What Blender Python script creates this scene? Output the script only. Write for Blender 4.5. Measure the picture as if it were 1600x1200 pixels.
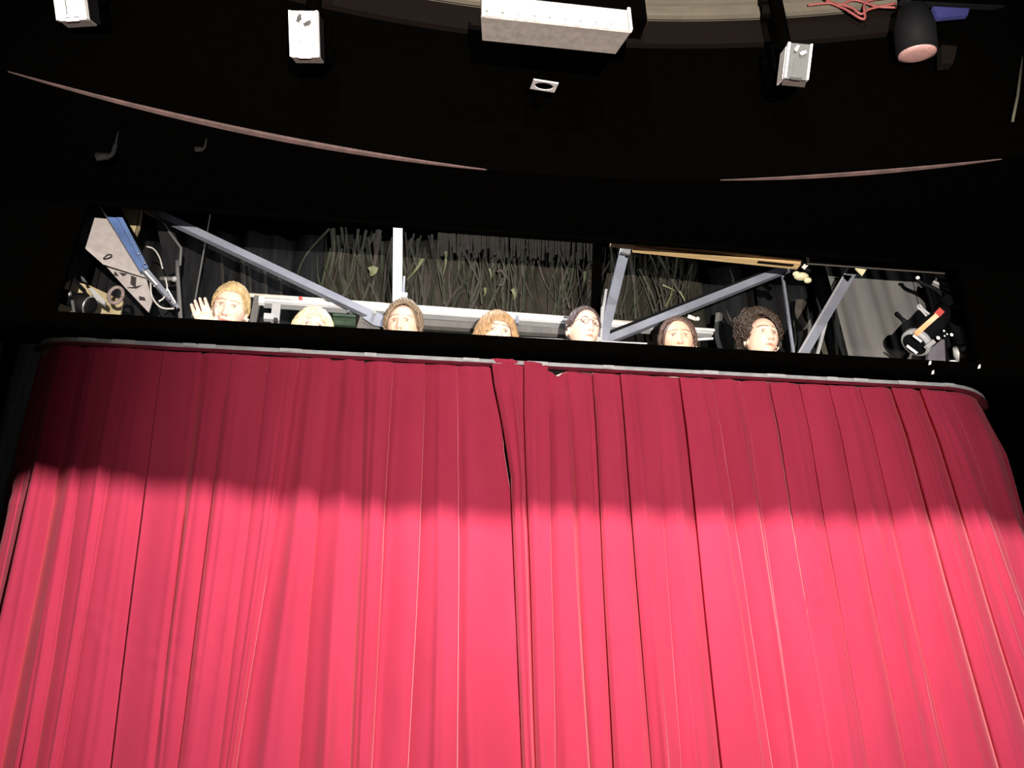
import bpy, bmesh, math, random
from math import sin, cos, pi, radians, sqrt, exp, atan2, hypot
from mathutils import Vector, Matrix, noise

for o in list(bpy.data.objects): bpy.data.objects.remove(o)
S = bpy.context.scene
COL = S.collection
random.seed(7)

# ------------------------------------------------------------------ camera
F = 1500.0
CM = Matrix.Rotation(-radians(9.61), 3, 'Z') @ Matrix.Rotation(pi/2+radians(26.42), 3, 'X') @ Matrix.Rotation(radians(-1.52), 3, 'Z')
CP = Vector((-0.62455, -3.67755, 1.3))
cd = bpy.data.cameras.new('camera'); cd.sensor_width = 36; cd.lens = F/1600*36; cd.clip_start = .05
cam = bpy.data.objects.new('camera', cd); COL.objects.link(cam)
cam.matrix_world = Matrix.Translation(CP) @ CM.to_4x4()
S.camera = cam

def ray(x, y): return CM @ Vector(((x-800)/F, (600-y)/F, -1))
def P(x, y, Y):                      # a point of the place at stage depth Y
    d = ray(x, y); return CP + d*((Y-CP.y)/d.y)
def PZ(x, y, Z):                     # a point of the place at height Z
    d = ray(x, y); return CP + d*((Z-CP.z)/d.z)

# ------------------------------------------------------------------ world, lights, exposure
w = bpy.data.worlds.new('world'); S.world = w; w.use_nodes = True
w.node_tree.nodes['Background'].inputs[0].default_value = (.5, .55, .65, 1)
w.node_tree.nodes['Background'].inputs[1].default_value = 0.002
def spot(name, loc, tgt, power, angle, blend, radius, color):
    l = bpy.data.lights.new(name, 'SPOT'); l.energy = power; l.spot_size = radians(angle); l.spot_blend = blend
    l.shadow_soft_size = radius; l.color = color
    o = bpy.data.objects.new(name, l); COL.objects.link(o); o.location = loc
    o.rotation_euler = (Vector(tgt)-Vector(loc)).to_track_quat('-Z', 'Y').to_euler()
    return o
KEY = Vector((.35, -3.2, 5.05)); FACE = Vector((-.45, -5.2, .82)); WASH = Vector((.4, -6.1, 3.3)); TOP = Vector((-1.2, -5.6, 4.45)); STAGE = Vector((-.3, .30, 5.0))
spot('curtain_light', KEY, (.1, 0, 1.40), 1370, 84, .55, .009, (1, .95, .93))
spot('face_light', FACE, (.25, .3, 3.62), 4300, 56, .5, .006, (1, .92, .84))
spot('wash_light', WASH, (.48, 0, 3.0), 1270, 45, 1.0, .1, (1, .94, .92))
spot('ceiling_light', TOP, (0, -.9, 4.6), 900, 44, .6, .03, (1, .95, .88))
spot('stage_fill_light', STAGE, (0, 2.0, 3.6), 150, 150, .5, .1, (.94, .96, 1))  # added fill over the stage, no such lamp is known there
vs = S.view_settings
vs.view_transform = 'Standard'; vs.look = 'None'; vs.exposure = 0; vs.gamma = 1; vs.use_curve_mapping = False

# ------------------------------------------------------------------ materials
def mat(name, c, rough=.6, metal=0, c2=None, scale=20, spec=.5, bump=0, stretch=(1,1,1), sheen=0, sheen_tint=(1,1,1), coat=0):
    m = bpy.data.materials.new(name); m.use_nodes = True
    nt = m.node_tree; b = nt.nodes['Principled BSDF']
    b.inputs['Roughness'].default_value = rough; b.inputs['Metallic'].default_value = metal
    b.inputs['Specular IOR Level'].default_value = spec
    if sheen:
        b.inputs['Sheen Weight'].default_value = sheen; b.inputs['Sheen Roughness'].default_value = .45
        b.inputs['Sheen Tint'].default_value = (*sheen_tint, 1)
    tc = nt.nodes.new('ShaderNodeTexCoord'); mp = nt.nodes.new('ShaderNodeMapping'); mp.inputs['Scale'].default_value = stretch
    n = nt.nodes.new('ShaderNodeTexNoise'); n.inputs['Scale'].default_value = scale; n.inputs['Detail'].default_value = 6
    nt.links.new(tc.outputs['Object'], mp.inputs['Vector']); nt.links.new(mp.outputs['Vector'], n.inputs['Vector'])
    mx = nt.nodes.new('ShaderNodeMix'); mx.data_type = 'RGBA'
    c2 = c2 or tuple(v*.82 for v in c)
    mx.inputs[6].default_value = (*c, 1); mx.inputs[7].default_value = (*c2, 1)
    rp = nt.nodes.new('ShaderNodeValToRGB'); rp.color_ramp.elements[0].position = .35; rp.color_ramp.elements[1].position = .65
    nt.links.new(n.outputs['Fac'], rp.inputs[0]); nt.links.new(rp.outputs[0], mx.inputs[0]); nt.links.new(mx.outputs[2], b.inputs['Base Color'])
    if bump:
        bp = nt.nodes.new('ShaderNodeBump'); bp.inputs['Strength'].default_value = bump; bp.inputs['Distance'].default_value = .01
        nt.links.new(n.outputs['Fac'], bp.inputs['Height']); nt.links.new(bp.outputs[0], b.inputs['Normal'])
    return m
M = {}
M['black'] = mat('black_cloth', (.0007, .0006, .0005), 1, spec=0)
M['blackwall'] = mat('black_paint', (.0012, .0012, .0012), .95, spec=.0)
M['blackmetal'] = mat('black_metal', (.004, .004, .0045), .7, spec=.10)
M['velvet'] = mat('red_velvet', (.60, .050, .104), .85, c2=(.54, .043, .090), scale=7, spec=.08, stretch=(1, 1, .25), sheen=.8, sheen_tint=(1, .42, .42), bump=.05)
M['rail'] = mat('white_rail', (.72, .71, .69), .4, c2=(.5, .49, .48), scale=12)
M['clip'] = mat('rail_clip', (.9, .88, .86), .35)
M['steel'] = mat('grey_blue_steel', (.205, .215, .255), .45, c2=(.16, .17, .205), scale=9, metal=.15)
M['steelw'] = mat('pale_steel', (.30, .30, .30), .45, c2=(.25, .25, .255), scale=9)
M['batten'] = mat('batten_paint', (.38, .38, .38), .45, c2=(.32, .325, .335), scale=8)
M['pipe'] = mat('cream_pipe', (.82, .76, .66), .4)
M['blue'] = mat('blue_steel', (.05, .10, .24), .4, c2=(.03, .06, .15), scale=10)
M['silver'] = mat('silver', (.7, .7, .7), .25, metal=.9)
M['board'] = mat('pale_board', (.31, .275, .26), .8, c2=(.26, .23, .22), scale=30)
M['stain'] = mat('stain', (.02, .014, .014), .9)
M['wood'] = mat('wood', (.50, .36, .18), .6, c2=(.36, .24, .11), scale=6, stretch=(1, 8, 8))
M['ply'] = mat('plywood', (.34, .28, .16), .7, c2=(.25, .20, .11), scale=6, stretch=(2, 2, .5))
M['cream'] = mat('cream_glass', (.6, .55, .34), .4)
M['greycloth'] = mat('grey_cloth', (.13, .123, .112), .9, c2=(.10, .098, .098), scale=5, stretch=(3, 3, .4), spec=.1)
M['greyband'] = mat('grey_band', (.10, .092, .08), .9, scale=40, spec=.1)
M['drop'] = mat('forest_drop', (.040, .033, .026), .95, c2=(.020, .021, .015), scale=9, stretch=(2.2, 1, .7), spec=0, bump=.4)
M['dropdark'] = mat('dark_drape', (.018, .018, .018), .95, c2=(.010, .010, .011), scale=5, stretch=(5, 1, .4), spec=0)
M['vine1'] = mat('vine_olive', (.068, .066, .048), .9, c2=(.044, .044, .031), scale=15, spec=.1)
M['vine2'] = mat('vine_brown', (.072, .061, .051), .9, c2=(.048, .04, .035), scale=15, spec=.1)
M['vine3'] = mat('vine_green', (.050, .056, .036), .9, c2=(.032, .037, .023), scale=15, spec=.1)
M['dimstrip'] = mat('dim_strip', (.034, .031, .028), .95, scale=15, spec=0)
M['leaf'] = mat('leaf_pale', (.17, .17, .10), .8, c2=(.1, .11, .05), scale=15, spec=.2)
M['white'] = mat('white_enamel', (.88, .87, .84), .4, c2=(.82, .81, .77), scale=10)
M['greyenamel'] = mat('enamel_grey_and_shade', (.045, .046, .043), .5, c2=(.036, .036, .034), scale=30)  # slots and knobs; on the third hung lamp shade put into the colour
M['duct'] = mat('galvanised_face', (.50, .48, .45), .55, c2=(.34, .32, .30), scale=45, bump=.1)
M['duct2'] = mat('galvanised_shade_and_tray', (.13, .115, .105), .7, c2=(.10, .09, .083), scale=40, spec=.2)  # lamp trays, and the duct underside with its shade put into the colour
M['beige'] = mat('beige_plaster', (.115, .097, .07), .9, c2=(.095, .08, .058), scale=9)
M['brown'] = mat('brown_paint', (.0032, .0014, .0006), .9, spec=.1)
M['cablered'] = mat('red_cable', (.22, .05, .045), .6)
M['lens'] = mat('pink_lens', (.42, .24, .22), .3, c2=(.36, .20, .18), scale=60)
M['bluegel'] = mat('blue_gel', (.05, .06, .42), .35, c2=(.02, .02, .12), scale=30)
M['trim'] = mat('red_bounce_trim', (.105, .064, .060), .8, c2=(.065, .046, .042), scale=14, spec=.1)  # red bounce from the curtain and its dimness put into the colour
M['cable'] = mat('pale_cable', (.45, .43, .40), .5)
M['greenbox'] = mat('green_crate', (.02, .045, .02), .7, c2=(.012, .025, .012))
M['darkwood'] = mat('dark_planks', (.012, .009, .007), .9, spec=.1)
M['amber'] = mat('amber_strip', (.75, .55, .38), .4, c2=(.8, .32, .14), scale=6)
M['shirtw'] = mat('white_shirt', (.75, .73, .70), .85)
M['shirtd'] = mat('dark_shirt', (.035, .033, .035), .9)
M['shirtp'] = mat('lilac_shirt', (.35, .28, .30), .9)
M['trouser'] = mat('black_trousers', (.012, .012, .014), .9)
M['glassrim'] = mat('glasses_rim', (.05, .03, .03), .35)
M['red'] = mat('red_tape', (.45, .06, .05), .6)
M['bulb'] = mat('mirror_reflector', (.95, .95, .93), .4, metal=.6)

def skinmat():
    m = bpy.data.materials.new('skin'); m.use_nodes = True; nt = m.node_tree; b = nt.nodes['Principled BSDF']
    a = nt.nodes.new('ShaderNodeAttribute'); a.attribute_name = 'Col'
    nt.links.new(a.outputs['Color'], b.inputs['Base Color'])
    b.inputs['Roughness'].default_value = .5; b.inputs['Specular IOR Level'].default_value = .35
    b.inputs['Subsurface Weight'].default_value = .12; b.inputs['Subsurface Radius'].default_value = (.01, .004, .002); b.inputs['Subsurface Scale'].default_value = .5
    return m
M['skin'] = skinmat()
def eyemat():
    m = bpy.data.materials.new('eye'); m.use_nodes = True; nt = m.node_tree; b = nt.nodes['Principled BSDF']
    tc = nt.nodes.new('ShaderNodeTexCoord'); vm = nt.nodes.new('ShaderNodeVectorMath'); vm.operation = 'NORMALIZE'
    sp = nt.nodes.new('ShaderNodeSeparateXYZ'); r = nt.nodes.new('ShaderNodeValToRGB')
    nt.links.new(tc.outputs['Object'], vm.inputs[0]); nt.links.new(vm.outputs[0], sp.inputs[0])
    ng = nt.nodes.new('ShaderNodeMath'); ng.operation = 'MULTIPLY'; ng.inputs[1].default_value = -1
    nt.links.new(sp.outputs['Y'], ng.inputs[0]); nt.links.new(ng.outputs[0], r.inputs[0])
    e = r.color_ramp.elements; e[0].position = .86; e[0].color = (.50, .42, .38, 1); e[1].position = .90; e[1].color = (.04, .028, .022, 1)
    nt.links.new(r.outputs[0], b.inputs['Base Color']); b.inputs['Roughness'].default_value = .15
    return m
M['eye'] = eyemat()

# ------------------------------------------------------------------ mesh helpers (all vertices in place coordinates)
WL = {}
def link(name, vs_, fs, m, parent=None, smooth=False, origin=None):
    me = bpy.data.meshes.new(name)
    vs_ = [Vector(v) for v in vs_]
    if origin is None:
        xs = [v.x for v in vs_]; ys = [v.y for v in vs_]; zs = [v.z for v in vs_]
        origin = Vector(((min(xs)+max(xs))/2, (min(ys)+max(ys))/2, min(zs) if parent is None else (min(zs)+max(zs))/2))
    me.from_pydata([v-origin for v in vs_], [], fs)
    bm = bmesh.new(); bm.from_mesh(me); bmesh.ops.recalc_face_normals(bm, faces=bm.faces); bm.to_mesh(me); bm.free()
    if smooth:
        for p in me.polygons: p.use_smooth = True
    me.materials.append(m if not isinstance(m, str) else M[m])
    o = bpy.data.objects.new(name, me); COL.objects.link(o)
    if parent: o.parent = parent; o.location = origin-WL[parent.name]
    else: o.location = origin
    WL[o.name] = origin.copy()
    return o
def tag(o, label, cat, group=None):
    o['label'] = label; o['category'] = cat
    if group: o['group'] = group
    return o
def thing(name, loc, label, cat, group=None):
    o = bpy.data.objects.new(name, None); COL.objects.link(o); o.location = loc; o.empty_display_size = .05
    WL[o.name] = Vector(loc)
    return tag(o, label, cat, group)
def struct(o): o['kind'] = 'structure'; return o

class G:
    """collects shapes for one mesh"""
    def __init__(s): s.v = []; s.f = []
    def add(s, v, f):
        n = len(s.v); s.v += [Vector(p) for p in v]; s.f += [tuple(i+n for i in q) for q in f]; return s
    def box(s, c, size, rot=None):
        c = Vector(c); h = Vector(size)/2; v = []
        for sx in (-1, 1):
            for sy in (-1, 1):
                for sz in (-1, 1):
                    p = Vector((sx*h.x, sy*h.y, sz*h.z))
                    if rot is not None: p = rot @ p
                    v.append(c+p)
        return s.add(v, [(0,1,3,2), (4,6,7,5), (0,4,5,1), (2,3,7,6), (0,2,6,4), (1,5,7,3)])
    def bar(s, a, b, wd, dp, w2=None, up=Vector((0, 1, 0))):
        a = Vector(a); b = Vector(b); t = (b-a).normalized(); n = (up-t*up.dot(t)).normalized(); u = t.cross(n)
        w2 = w2 or wd; v = []
        for p, ww in ((a, wd), (b, w2)):
            for i, j in ((-1,-1), (1,-1), (1,1), (-1,1)): v.append(p+u*(ww/2*i)+n*(dp/2*j))
        return s.add(v, [(0,1,2,3), (7,6,5,4), (0,4,5,1), (1,5,6,2), (2,6,7,3), (3,7,4,0)])
    def tube(s, pts, r, n=8, closed_ends=True):
        pts = [Vector(p) for p in pts]; rs = r if isinstance(r, (list, tuple)) else [r]*len(pts)
        v = []; f = []; ref = None
        for i, p in enumerate(pts):
            t = (pts[min(i+1, len(pts)-1)]-pts[max(i-1, 0)]).normalized()
            if ref is None:
                ref = t.orthogonal().normalized()
            ref = (ref-t*ref.dot(t)); ref = ref.normalized() if ref.length > 1e-6 else t.orthogonal().normalized()
            b = t.cross(ref)
            for k in range(n): a = 2*pi*k/n; v.append(p+(ref*cos(a)+b*sin(a))*rs[i])
        for i in range(len(pts)-1):
            for k in range(n): f.append((i*n+k, i*n+(k+1) % n, (i+1)*n+(k+1) % n, (i+1)*n+k))
        if closed_ends: f.append(tuple(range(n))[::-1]); f.append(tuple(range(len(v)-n, len(v))))
        return s.add(v, f)
    def capsule(s, pts, rs, n=12):
        """closed tapered limb through pts with rounded ends"""
        pts = [Vector(p) for p in pts]; t0 = (pts[0]-pts[1]).normalized(); t1 = (pts[-1]-pts[-2]).normalized(); a = []; ar = []
        for k in (.95, .7, .4): a.append(pts[0]+t0*rs[0]*k); ar.append(rs[0]*sqrt(1-k*k))
        a += pts; ar += list(rs)
        for k in (.4, .7, .95): a.append(pts[-1]+t1*rs[-1]*k); ar.append(rs[-1]*sqrt(1-k*k))
        return s.tube(a, ar, n)
    def lathe(s, prof, c, axis, n=24):
        c = Vector(c); ax = Vector(axis).normalized(); u = ax.orthogonal().normalized(); w_ = ax.cross(u); v = []; f = []
        for r, h in prof:
            for k in range(n): a = 2*pi*k/n; v.append(c+ax*h+(u*cos(a)+w_*sin(a))*r)
        for i in range(len(prof)-1):
            for k in range(n): f.append((i*n+k, i*n+(k+1) % n, (i+1)*n+(k+1) % n, (i+1)*n+k))
        f.append(tuple(range(n))); f.append(tuple(range(len(v)-n, len(v))))
        return s.add(v, f)
    def prism(s, poly, depth):
        """polygon (3D points) thickened along depth vector"""
        d = Vector(depth); n = len(poly); v = [Vector(p) for p in poly]+[Vector(p)+d for p in poly]
        return s.add(v, [tuple(range(n)), tuple(range(2*n-1, n-1, -1))]+[(i, (i+1) % n, n+(i+1) % n, n+i) for i in range(n)])
    def ball(s, c, r, n=12, rot=None):
        c = Vector(c); r = Vector(r) if not isinstance(r, (int, float)) else Vector((r, r, r)); v = []; f = []
        m = n//2+1
        for i in range(1, m):
            for k in range(n):
                p = Vector((r.x*sin(pi*i/m)*cos(2*pi*k/n), r.y*sin(pi*i/m)*sin(2*pi*k/n), r.z*cos(pi*i/m)))
                v.append(c+(rot @ p if rot is not None else p))
        for i in range(m-2):
            for k in range(n): f.append((i*n+k, i*n+(k+1) % n, (i+1)*n+(k+1) % n, (i+1)*n+k))
        f.append(tuple(range(n))); f.append(tuple(range(len(v)-n, len(v))))
        return s.add(v, f)
    def go(s, name, m, parent=None, smooth=False, origin=None): return link(name, s.v, s.f, m, parent, smooth, origin)

def bez(pts, n=10):
    """smooth curve through points (Catmull-Rom)"""
    pts = [Vector(p) for p in pts]; q = [pts[0]*2-pts[1]]+pts+[pts[-1]*2-pts[-2]]; out = []
    for i in range(1, len(q)-2):
        for k in range(n):
            t = k/n; a, b, c, d = q[i-1:i+3]
            out.append(.5*((2*b)+(c-a)*t+(2*a-5*b+4*c-d)*t*t+(3*b-3*c+d-a)*t**3))
    out.append(pts[-1]); return out

def down(a, b, z=2.02): return a+(b-a)*((z-a.z)/(b.z-a.z))

# ------------------------------------------------------------------ structure
struct(G().box((0, -2, -.05), (7, 11.5, .1)).go('floor', 'blackwall'))
struct(G().box((0, -2, 5.45), (7, 11.5, .1)).go('ceiling', 'blackwall'))
struct(G().box((-3.45, -2, 2.7), (.1, 11.5, 5.4)).go('wall_left', 'blackwall'))
struct(G().box((3.45, -2, 2.7), (.1, 11.5, 5.4)).go('wall_right', 'blackwall'))
struct(G().box((0, 3.7, 2.7), (6.8, .1, 5.4)).go('wall_back', 'blackwall'))
struct(G().box((0, -7.7, 2.7), (6.8, .1, 5.4)).go('wall_rear', 'blackwall'))
struct(G().box((0, 1.55, .4), (6.8, 4.2, .8)).go('floor_stage', 'darkwood'))
# bridge behind the beam on which the people stand
struct(G().box((.1, .62, 1.98), (4.6, .85, .08)).go('floor_bridge', 'darkwood'))
for sx in (-2.1, 2.3):
    struct(G().box((sx, .62, 1.37), (.1, .8, 1.14)).go('trim_1' if sx < 0 else 'trim_2', 'darkwood'))

# concave curved front of the false ceiling, its lower edge at z=3.93
AX, AY, AR, AZ = .08, -3.4, 2.86, 3.93
def arc(a, r=AR, z=AZ): return Vector((AX+r*sin(a), AY+r*cos(a), z))
_pl = [PZ(x, y, AZ) for x, y in ((30, 110), (180, 162), (300, 193), (500, 228), (750, 260), (1130, 280), (1300, 273), (1560, 250))]
# least squares circle through the edge as it stands at that height
def fit(pts):
    import itertools
    A = [[0]*3 for _ in range(3)]; B = [0]*3
    for p in pts:
        row = (p.x, p.y, 1); b = -(p.x**2+p.y**2)
        for i in range(3):
            B[i] += row[i]*b
            for j in range(3): A[i][j] += row[i]*row[j]
    X = Matrix(A).inverted() @ Vector(B)
    cx, cy = -X[0]/2, -X[1]/2
    return cx, cy, sqrt(cx*cx+cy*cy-X[2])
AX, AY, AR = fit(_pl)
A0, A1 = -math.asin((3.3+AX)/AR), math.asin((3.3-AX)/AR)
def arc_wall(name, z0, z1, th, m, a0=A0, a1=A1, off=0, n=48):
    v = []; f = []
    for i in range(n+1):
        a = a0+(a1-a0)*i/n
        for r, z in ((AR+off, z0), (AR+off, z1), (AR+off+th, z1), (AR+off+th, z0)): v.append(arc(a, r, z))
    for i in range(n):
        for k in range(4): f.append((i*4+k, i*4+(k+1) % 4, i*4+4+(k+1) % 4, i*4+4+k))
    f += [(0, 1, 2, 3), (n*4+3, n*4+2, n*4+1, n*4)]
    return link(name, v, f, m)
def xa(px, py):        # angle on the curved front under a pixel (for design only)
    d = ray(px, py); lo, hi = 1.0, 6.0
    for _ in range(50):
        t = (lo+hi)/2; p = CP+d*t
        if hypot(p.x-AX, p.y-AY) < AR: lo = t
        else: hi = t
    p = CP+d*lo; return atan2(p.x-AX, p.y-AY), p
zb = [xa(x, y)[1].z for x, y in ((1050, 76), (1050, 41), (560, 28), (1350, 38))]
print('ARC', AX, AY, AR, 'brown/beige z', zb)
ZB0, ZB1 = zb[0], zb[1]
aL, aR = xa(636, 15)[0], xa(1408, 30)[0]
struct(arc_wall('wall_front_curve', AZ, 5.4, .06, 'black'))
# soffit between the curved front and the opening
v = []; f = []; n = 40
for i in range(n+1):
    a = A0+(A1-A0)*i/n; p = arc(a, AR+.05, AZ+.012); v += [p, Vector((p.x, -.02, AZ+.012)), Vector((p.x, -.02, AZ+.05)), arc(a, AR+.05, AZ+.05)]
for i in range(n):
    for k in range(4): f.append((i*4+k, i*4+(k+1) % 4, i*4+4+(k+1) % 4, i*4+4+k))
struct(link('ceiling_soffit', v, f, 'black'))
def arc_strip(name, a0, a1, h0, h1, label):
    v = []; f = []; n = 36
    for i in range(n+1):
        t = i/n; a = a0+(a1-a0)*t; pf = sin(pi*min(1, max(0, .02+.96*t)))**.8; h = .001+(h0+(h1-h0)*t)*pf; ro, ri = .001+.009*pf, .001+.011*pf  # taper stands for the light fading along the edge
        for r, z in ((AR-ri, AZ-.004), (AR-ri, AZ-.004+h), (AR+ro, AZ-.004+h), (AR+ro, AZ-.004)): v.append(arc(a, r, z))
    for i in range(n):
        for k in range(4): f.append((i*4+k, i*4+(k+1) % 4, i*4+4+(k+1) % 4, i*4+4+k))
    f += [(0, 1, 2, 3), (n*4+3, n*4+2, n*4+1, n*4)]
    return struct(link(name, v, f, 'trim'))
arc_strip('trim_3', xa(15, 102)[0], xa(760, 262)[0], .010, .014, '')
arc_strip('trim_4', xa(1125, 281)[0], xa(1565, 249)[0], .003, .007, '')
# brown band and beige moulded cornice on the curved front
struct(arc_wall('trim_5', ZB0, ZB1, .03, 'brown', aL-.09, aR, -.03))
bw = struct(arc_wall('wall_cornice', ZB1, 5.35, .04, 'beige', aL, aR, -.04))
for k, (dz, h, o_) in enumerate(((.0, .05, -.065), (.085, .018, -.06), (.125, .018, -.055), (.17, .03, -.075))):
    q = arc_wall('moulding', ZB1+dz, ZB1+dz+h, .03, 'beige', aL, aR, o_)
    q.parent = bw; q.location = WL[q.name]-WL[bw.name]

# black wall over and beside the opening (opening from z 3.37 to 3.93)
struct(G().box((0, -.012, 4.67), (6.8, .024, 1.48)).go('wall_front_upper', 'black'))
tl, bl = P(135, 322, .0), P(84, 490, .0); tr, br = P(1497, 408, .0), P(1531, 575, .0)
sl = (tl.x-bl.x)/(tl.z-bl.z); sr = (tr.x-br.x)/(tr.z-br.z)
struct(G().prism([(-3.4, 0, 3.25), (bl.x+sl*(3.25-bl.z), 0, 3.25), (tl.x+sl*.1, 0, tl.z+.1), (-3.4, 0, tl.z+.1)], (0, .03, 0)).go('wall_front_left', 'black'))
struct(G().prism([(br.x+sr*(3.25-br.z), 0, 3.25), (3.4, 0, 3.25), (3.4, 0, tr.z+.1), (tr.x+sr*.1, 0, tr.z+.1)], (0, .03, 0)).go('wall_front_right', 'black'))
# side masks behind the curtain ends
struct(G().box((-2.95, .75, 2.02), (.95, .06, 2.44)).go('wall_wing_left', 'black'))
struct(G().box((3.05, .75, 2.02), (.75, .06, 2.44)).go('wall_wing_right', 'black'))

# ------------------------------------------------------------------ beam and curtain track
beam = tag(G().box((.12, 0.0, 3.3085), (5.4, .07, .121)).go('header_beam', 'black'), 'long black horizontal beam hiding the people up to their faces, above the red curtain', 'beam')

TX0, TX1, RL, RR = -1.82, 2.03, .15, .36     # straight run of the track, then it bends upstage
def track(s):
    """point and front normal of the curtain line at run s (s = x on the straight run)"""
    if s < TX0:
        a = min((TX0-s)/RL, 1.75); return Vector((TX0-RL*sin(a), RL*(1-cos(a)), 0)), Vector((-sin(a), -cos(a), 0))
    if s > TX1:
        a = min((s-TX1)/RR, 1.75); return Vector((TX1+RR*sin(a), RR*(1-cos(a)), 0)), Vector((sin(a), -cos(a), 0))
    return Vector((s, 0, 0)), Vector((0, -1, 0))
tk = thing('curtain_track', (0, -.05, 3.22), 'thin white metal curtain track running under the black beam', 'curtain track')
def ribbon(s0, s1, z0, z1, off, th, n):
    v = []; f = []
    for i in range(n+1):
        p, nn = track(s0+(s1-s0)*i/n)
        for o_, z in ((off, z0), (off, z1), (off-th, z1), (off-th, z0)): q = p+nn*o_; v.append((q.x, q.y, z))
    for i in range(n):
        for k in range(4): f.append((i*4+k, i*4+(k+1) % 4, i*4+4+(k+1) % 4, i*4+4+k))
    f += [(0, 1, 2, 3), (n*4+3, n*4+2, n*4+1, n*4)]
    return v, f
v, f = ribbon(TX0-.16, TX1+.40, 3.2275, 3.2465, .042, .03, 90); trail = link('rail', v, f, 'rail', tk)
v, f = ribbon(TX0-.16, TX1+.40, 3.2265, 3.229, .046, .01, 90); link('rail_lip', v, f, 'rail', tk)
for i, s in enumerate([-1.90, -1.75, -1.6, -1.36, -1.28, -.93, -.62, -.18, .12, .42, .9, 1.22, 1.47, 1.62, 1.86, 2.05]):
    v, f = ribbon(s-.02-.02*(i % 3), s+.03, 3.229+.002*(i % 2), 3.2462, .0465, .008, 3); link('clip', v, f, 'clip', trail)

# ------------------------------------------------------------------ the red curtain: creases as they run from track to stage
def crease(x0, y0, x1, y1):
    a = P(x0, y0, 0); b = P(x1, y1, 0); k = (b.x-a.x)/(b.z-a.z)
    return (a.x+k*(3.22-a.z), a.x+k*(.8-a.z))
CL = [(-2.07, -2.11), (-1.98, -2.01), (-1.89, -1.90), (-1.79, -1.77), (-1.69, -1.64)]
CL += [crease(*c) for c in ((210, 558, 96, 1200), (254, 570, 190, 1100), (309, 588, 239, 1200), (362, 576, 283, 1200), (415, 588, 340, 1200), (465, 572, 370, 1200),
       (513, 588, 460, 1200), (566, 582, 543, 1200), (613, 582, 578, 1200), (662, 582, 636, 1200), (713, 582, 713, 1060), (764, 582, 768, 1100))]
CR = [crease(*c) for c in ((788, 600, 822, 1200), (818, 600, 838, 1200), (850, 593, 858, 1200), (887, 605, 922, 1200), (928, 605, 956, 1200), (972, 611, 1016, 1200), (1019, 611, 1058, 1200),
       (1065, 611, 1129, 1200), (1112, 611, 1203, 1200), (1157, 611, 1240, 1200), (1205, 617, 1296, 1200), (1252, 617, 1350, 1200), (1299, 622, 1412, 1200), (1348, 628, 1480, 1200), (1401, 634, 1558, 1200))]
CR += [crease(1448, 640, 1620, 1200), crease(1490, 650, 1690, 1200), (2.30, 2.36), (2.42, 2.50), (2.54, 2.62), (2.65, 2.74)]

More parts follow.
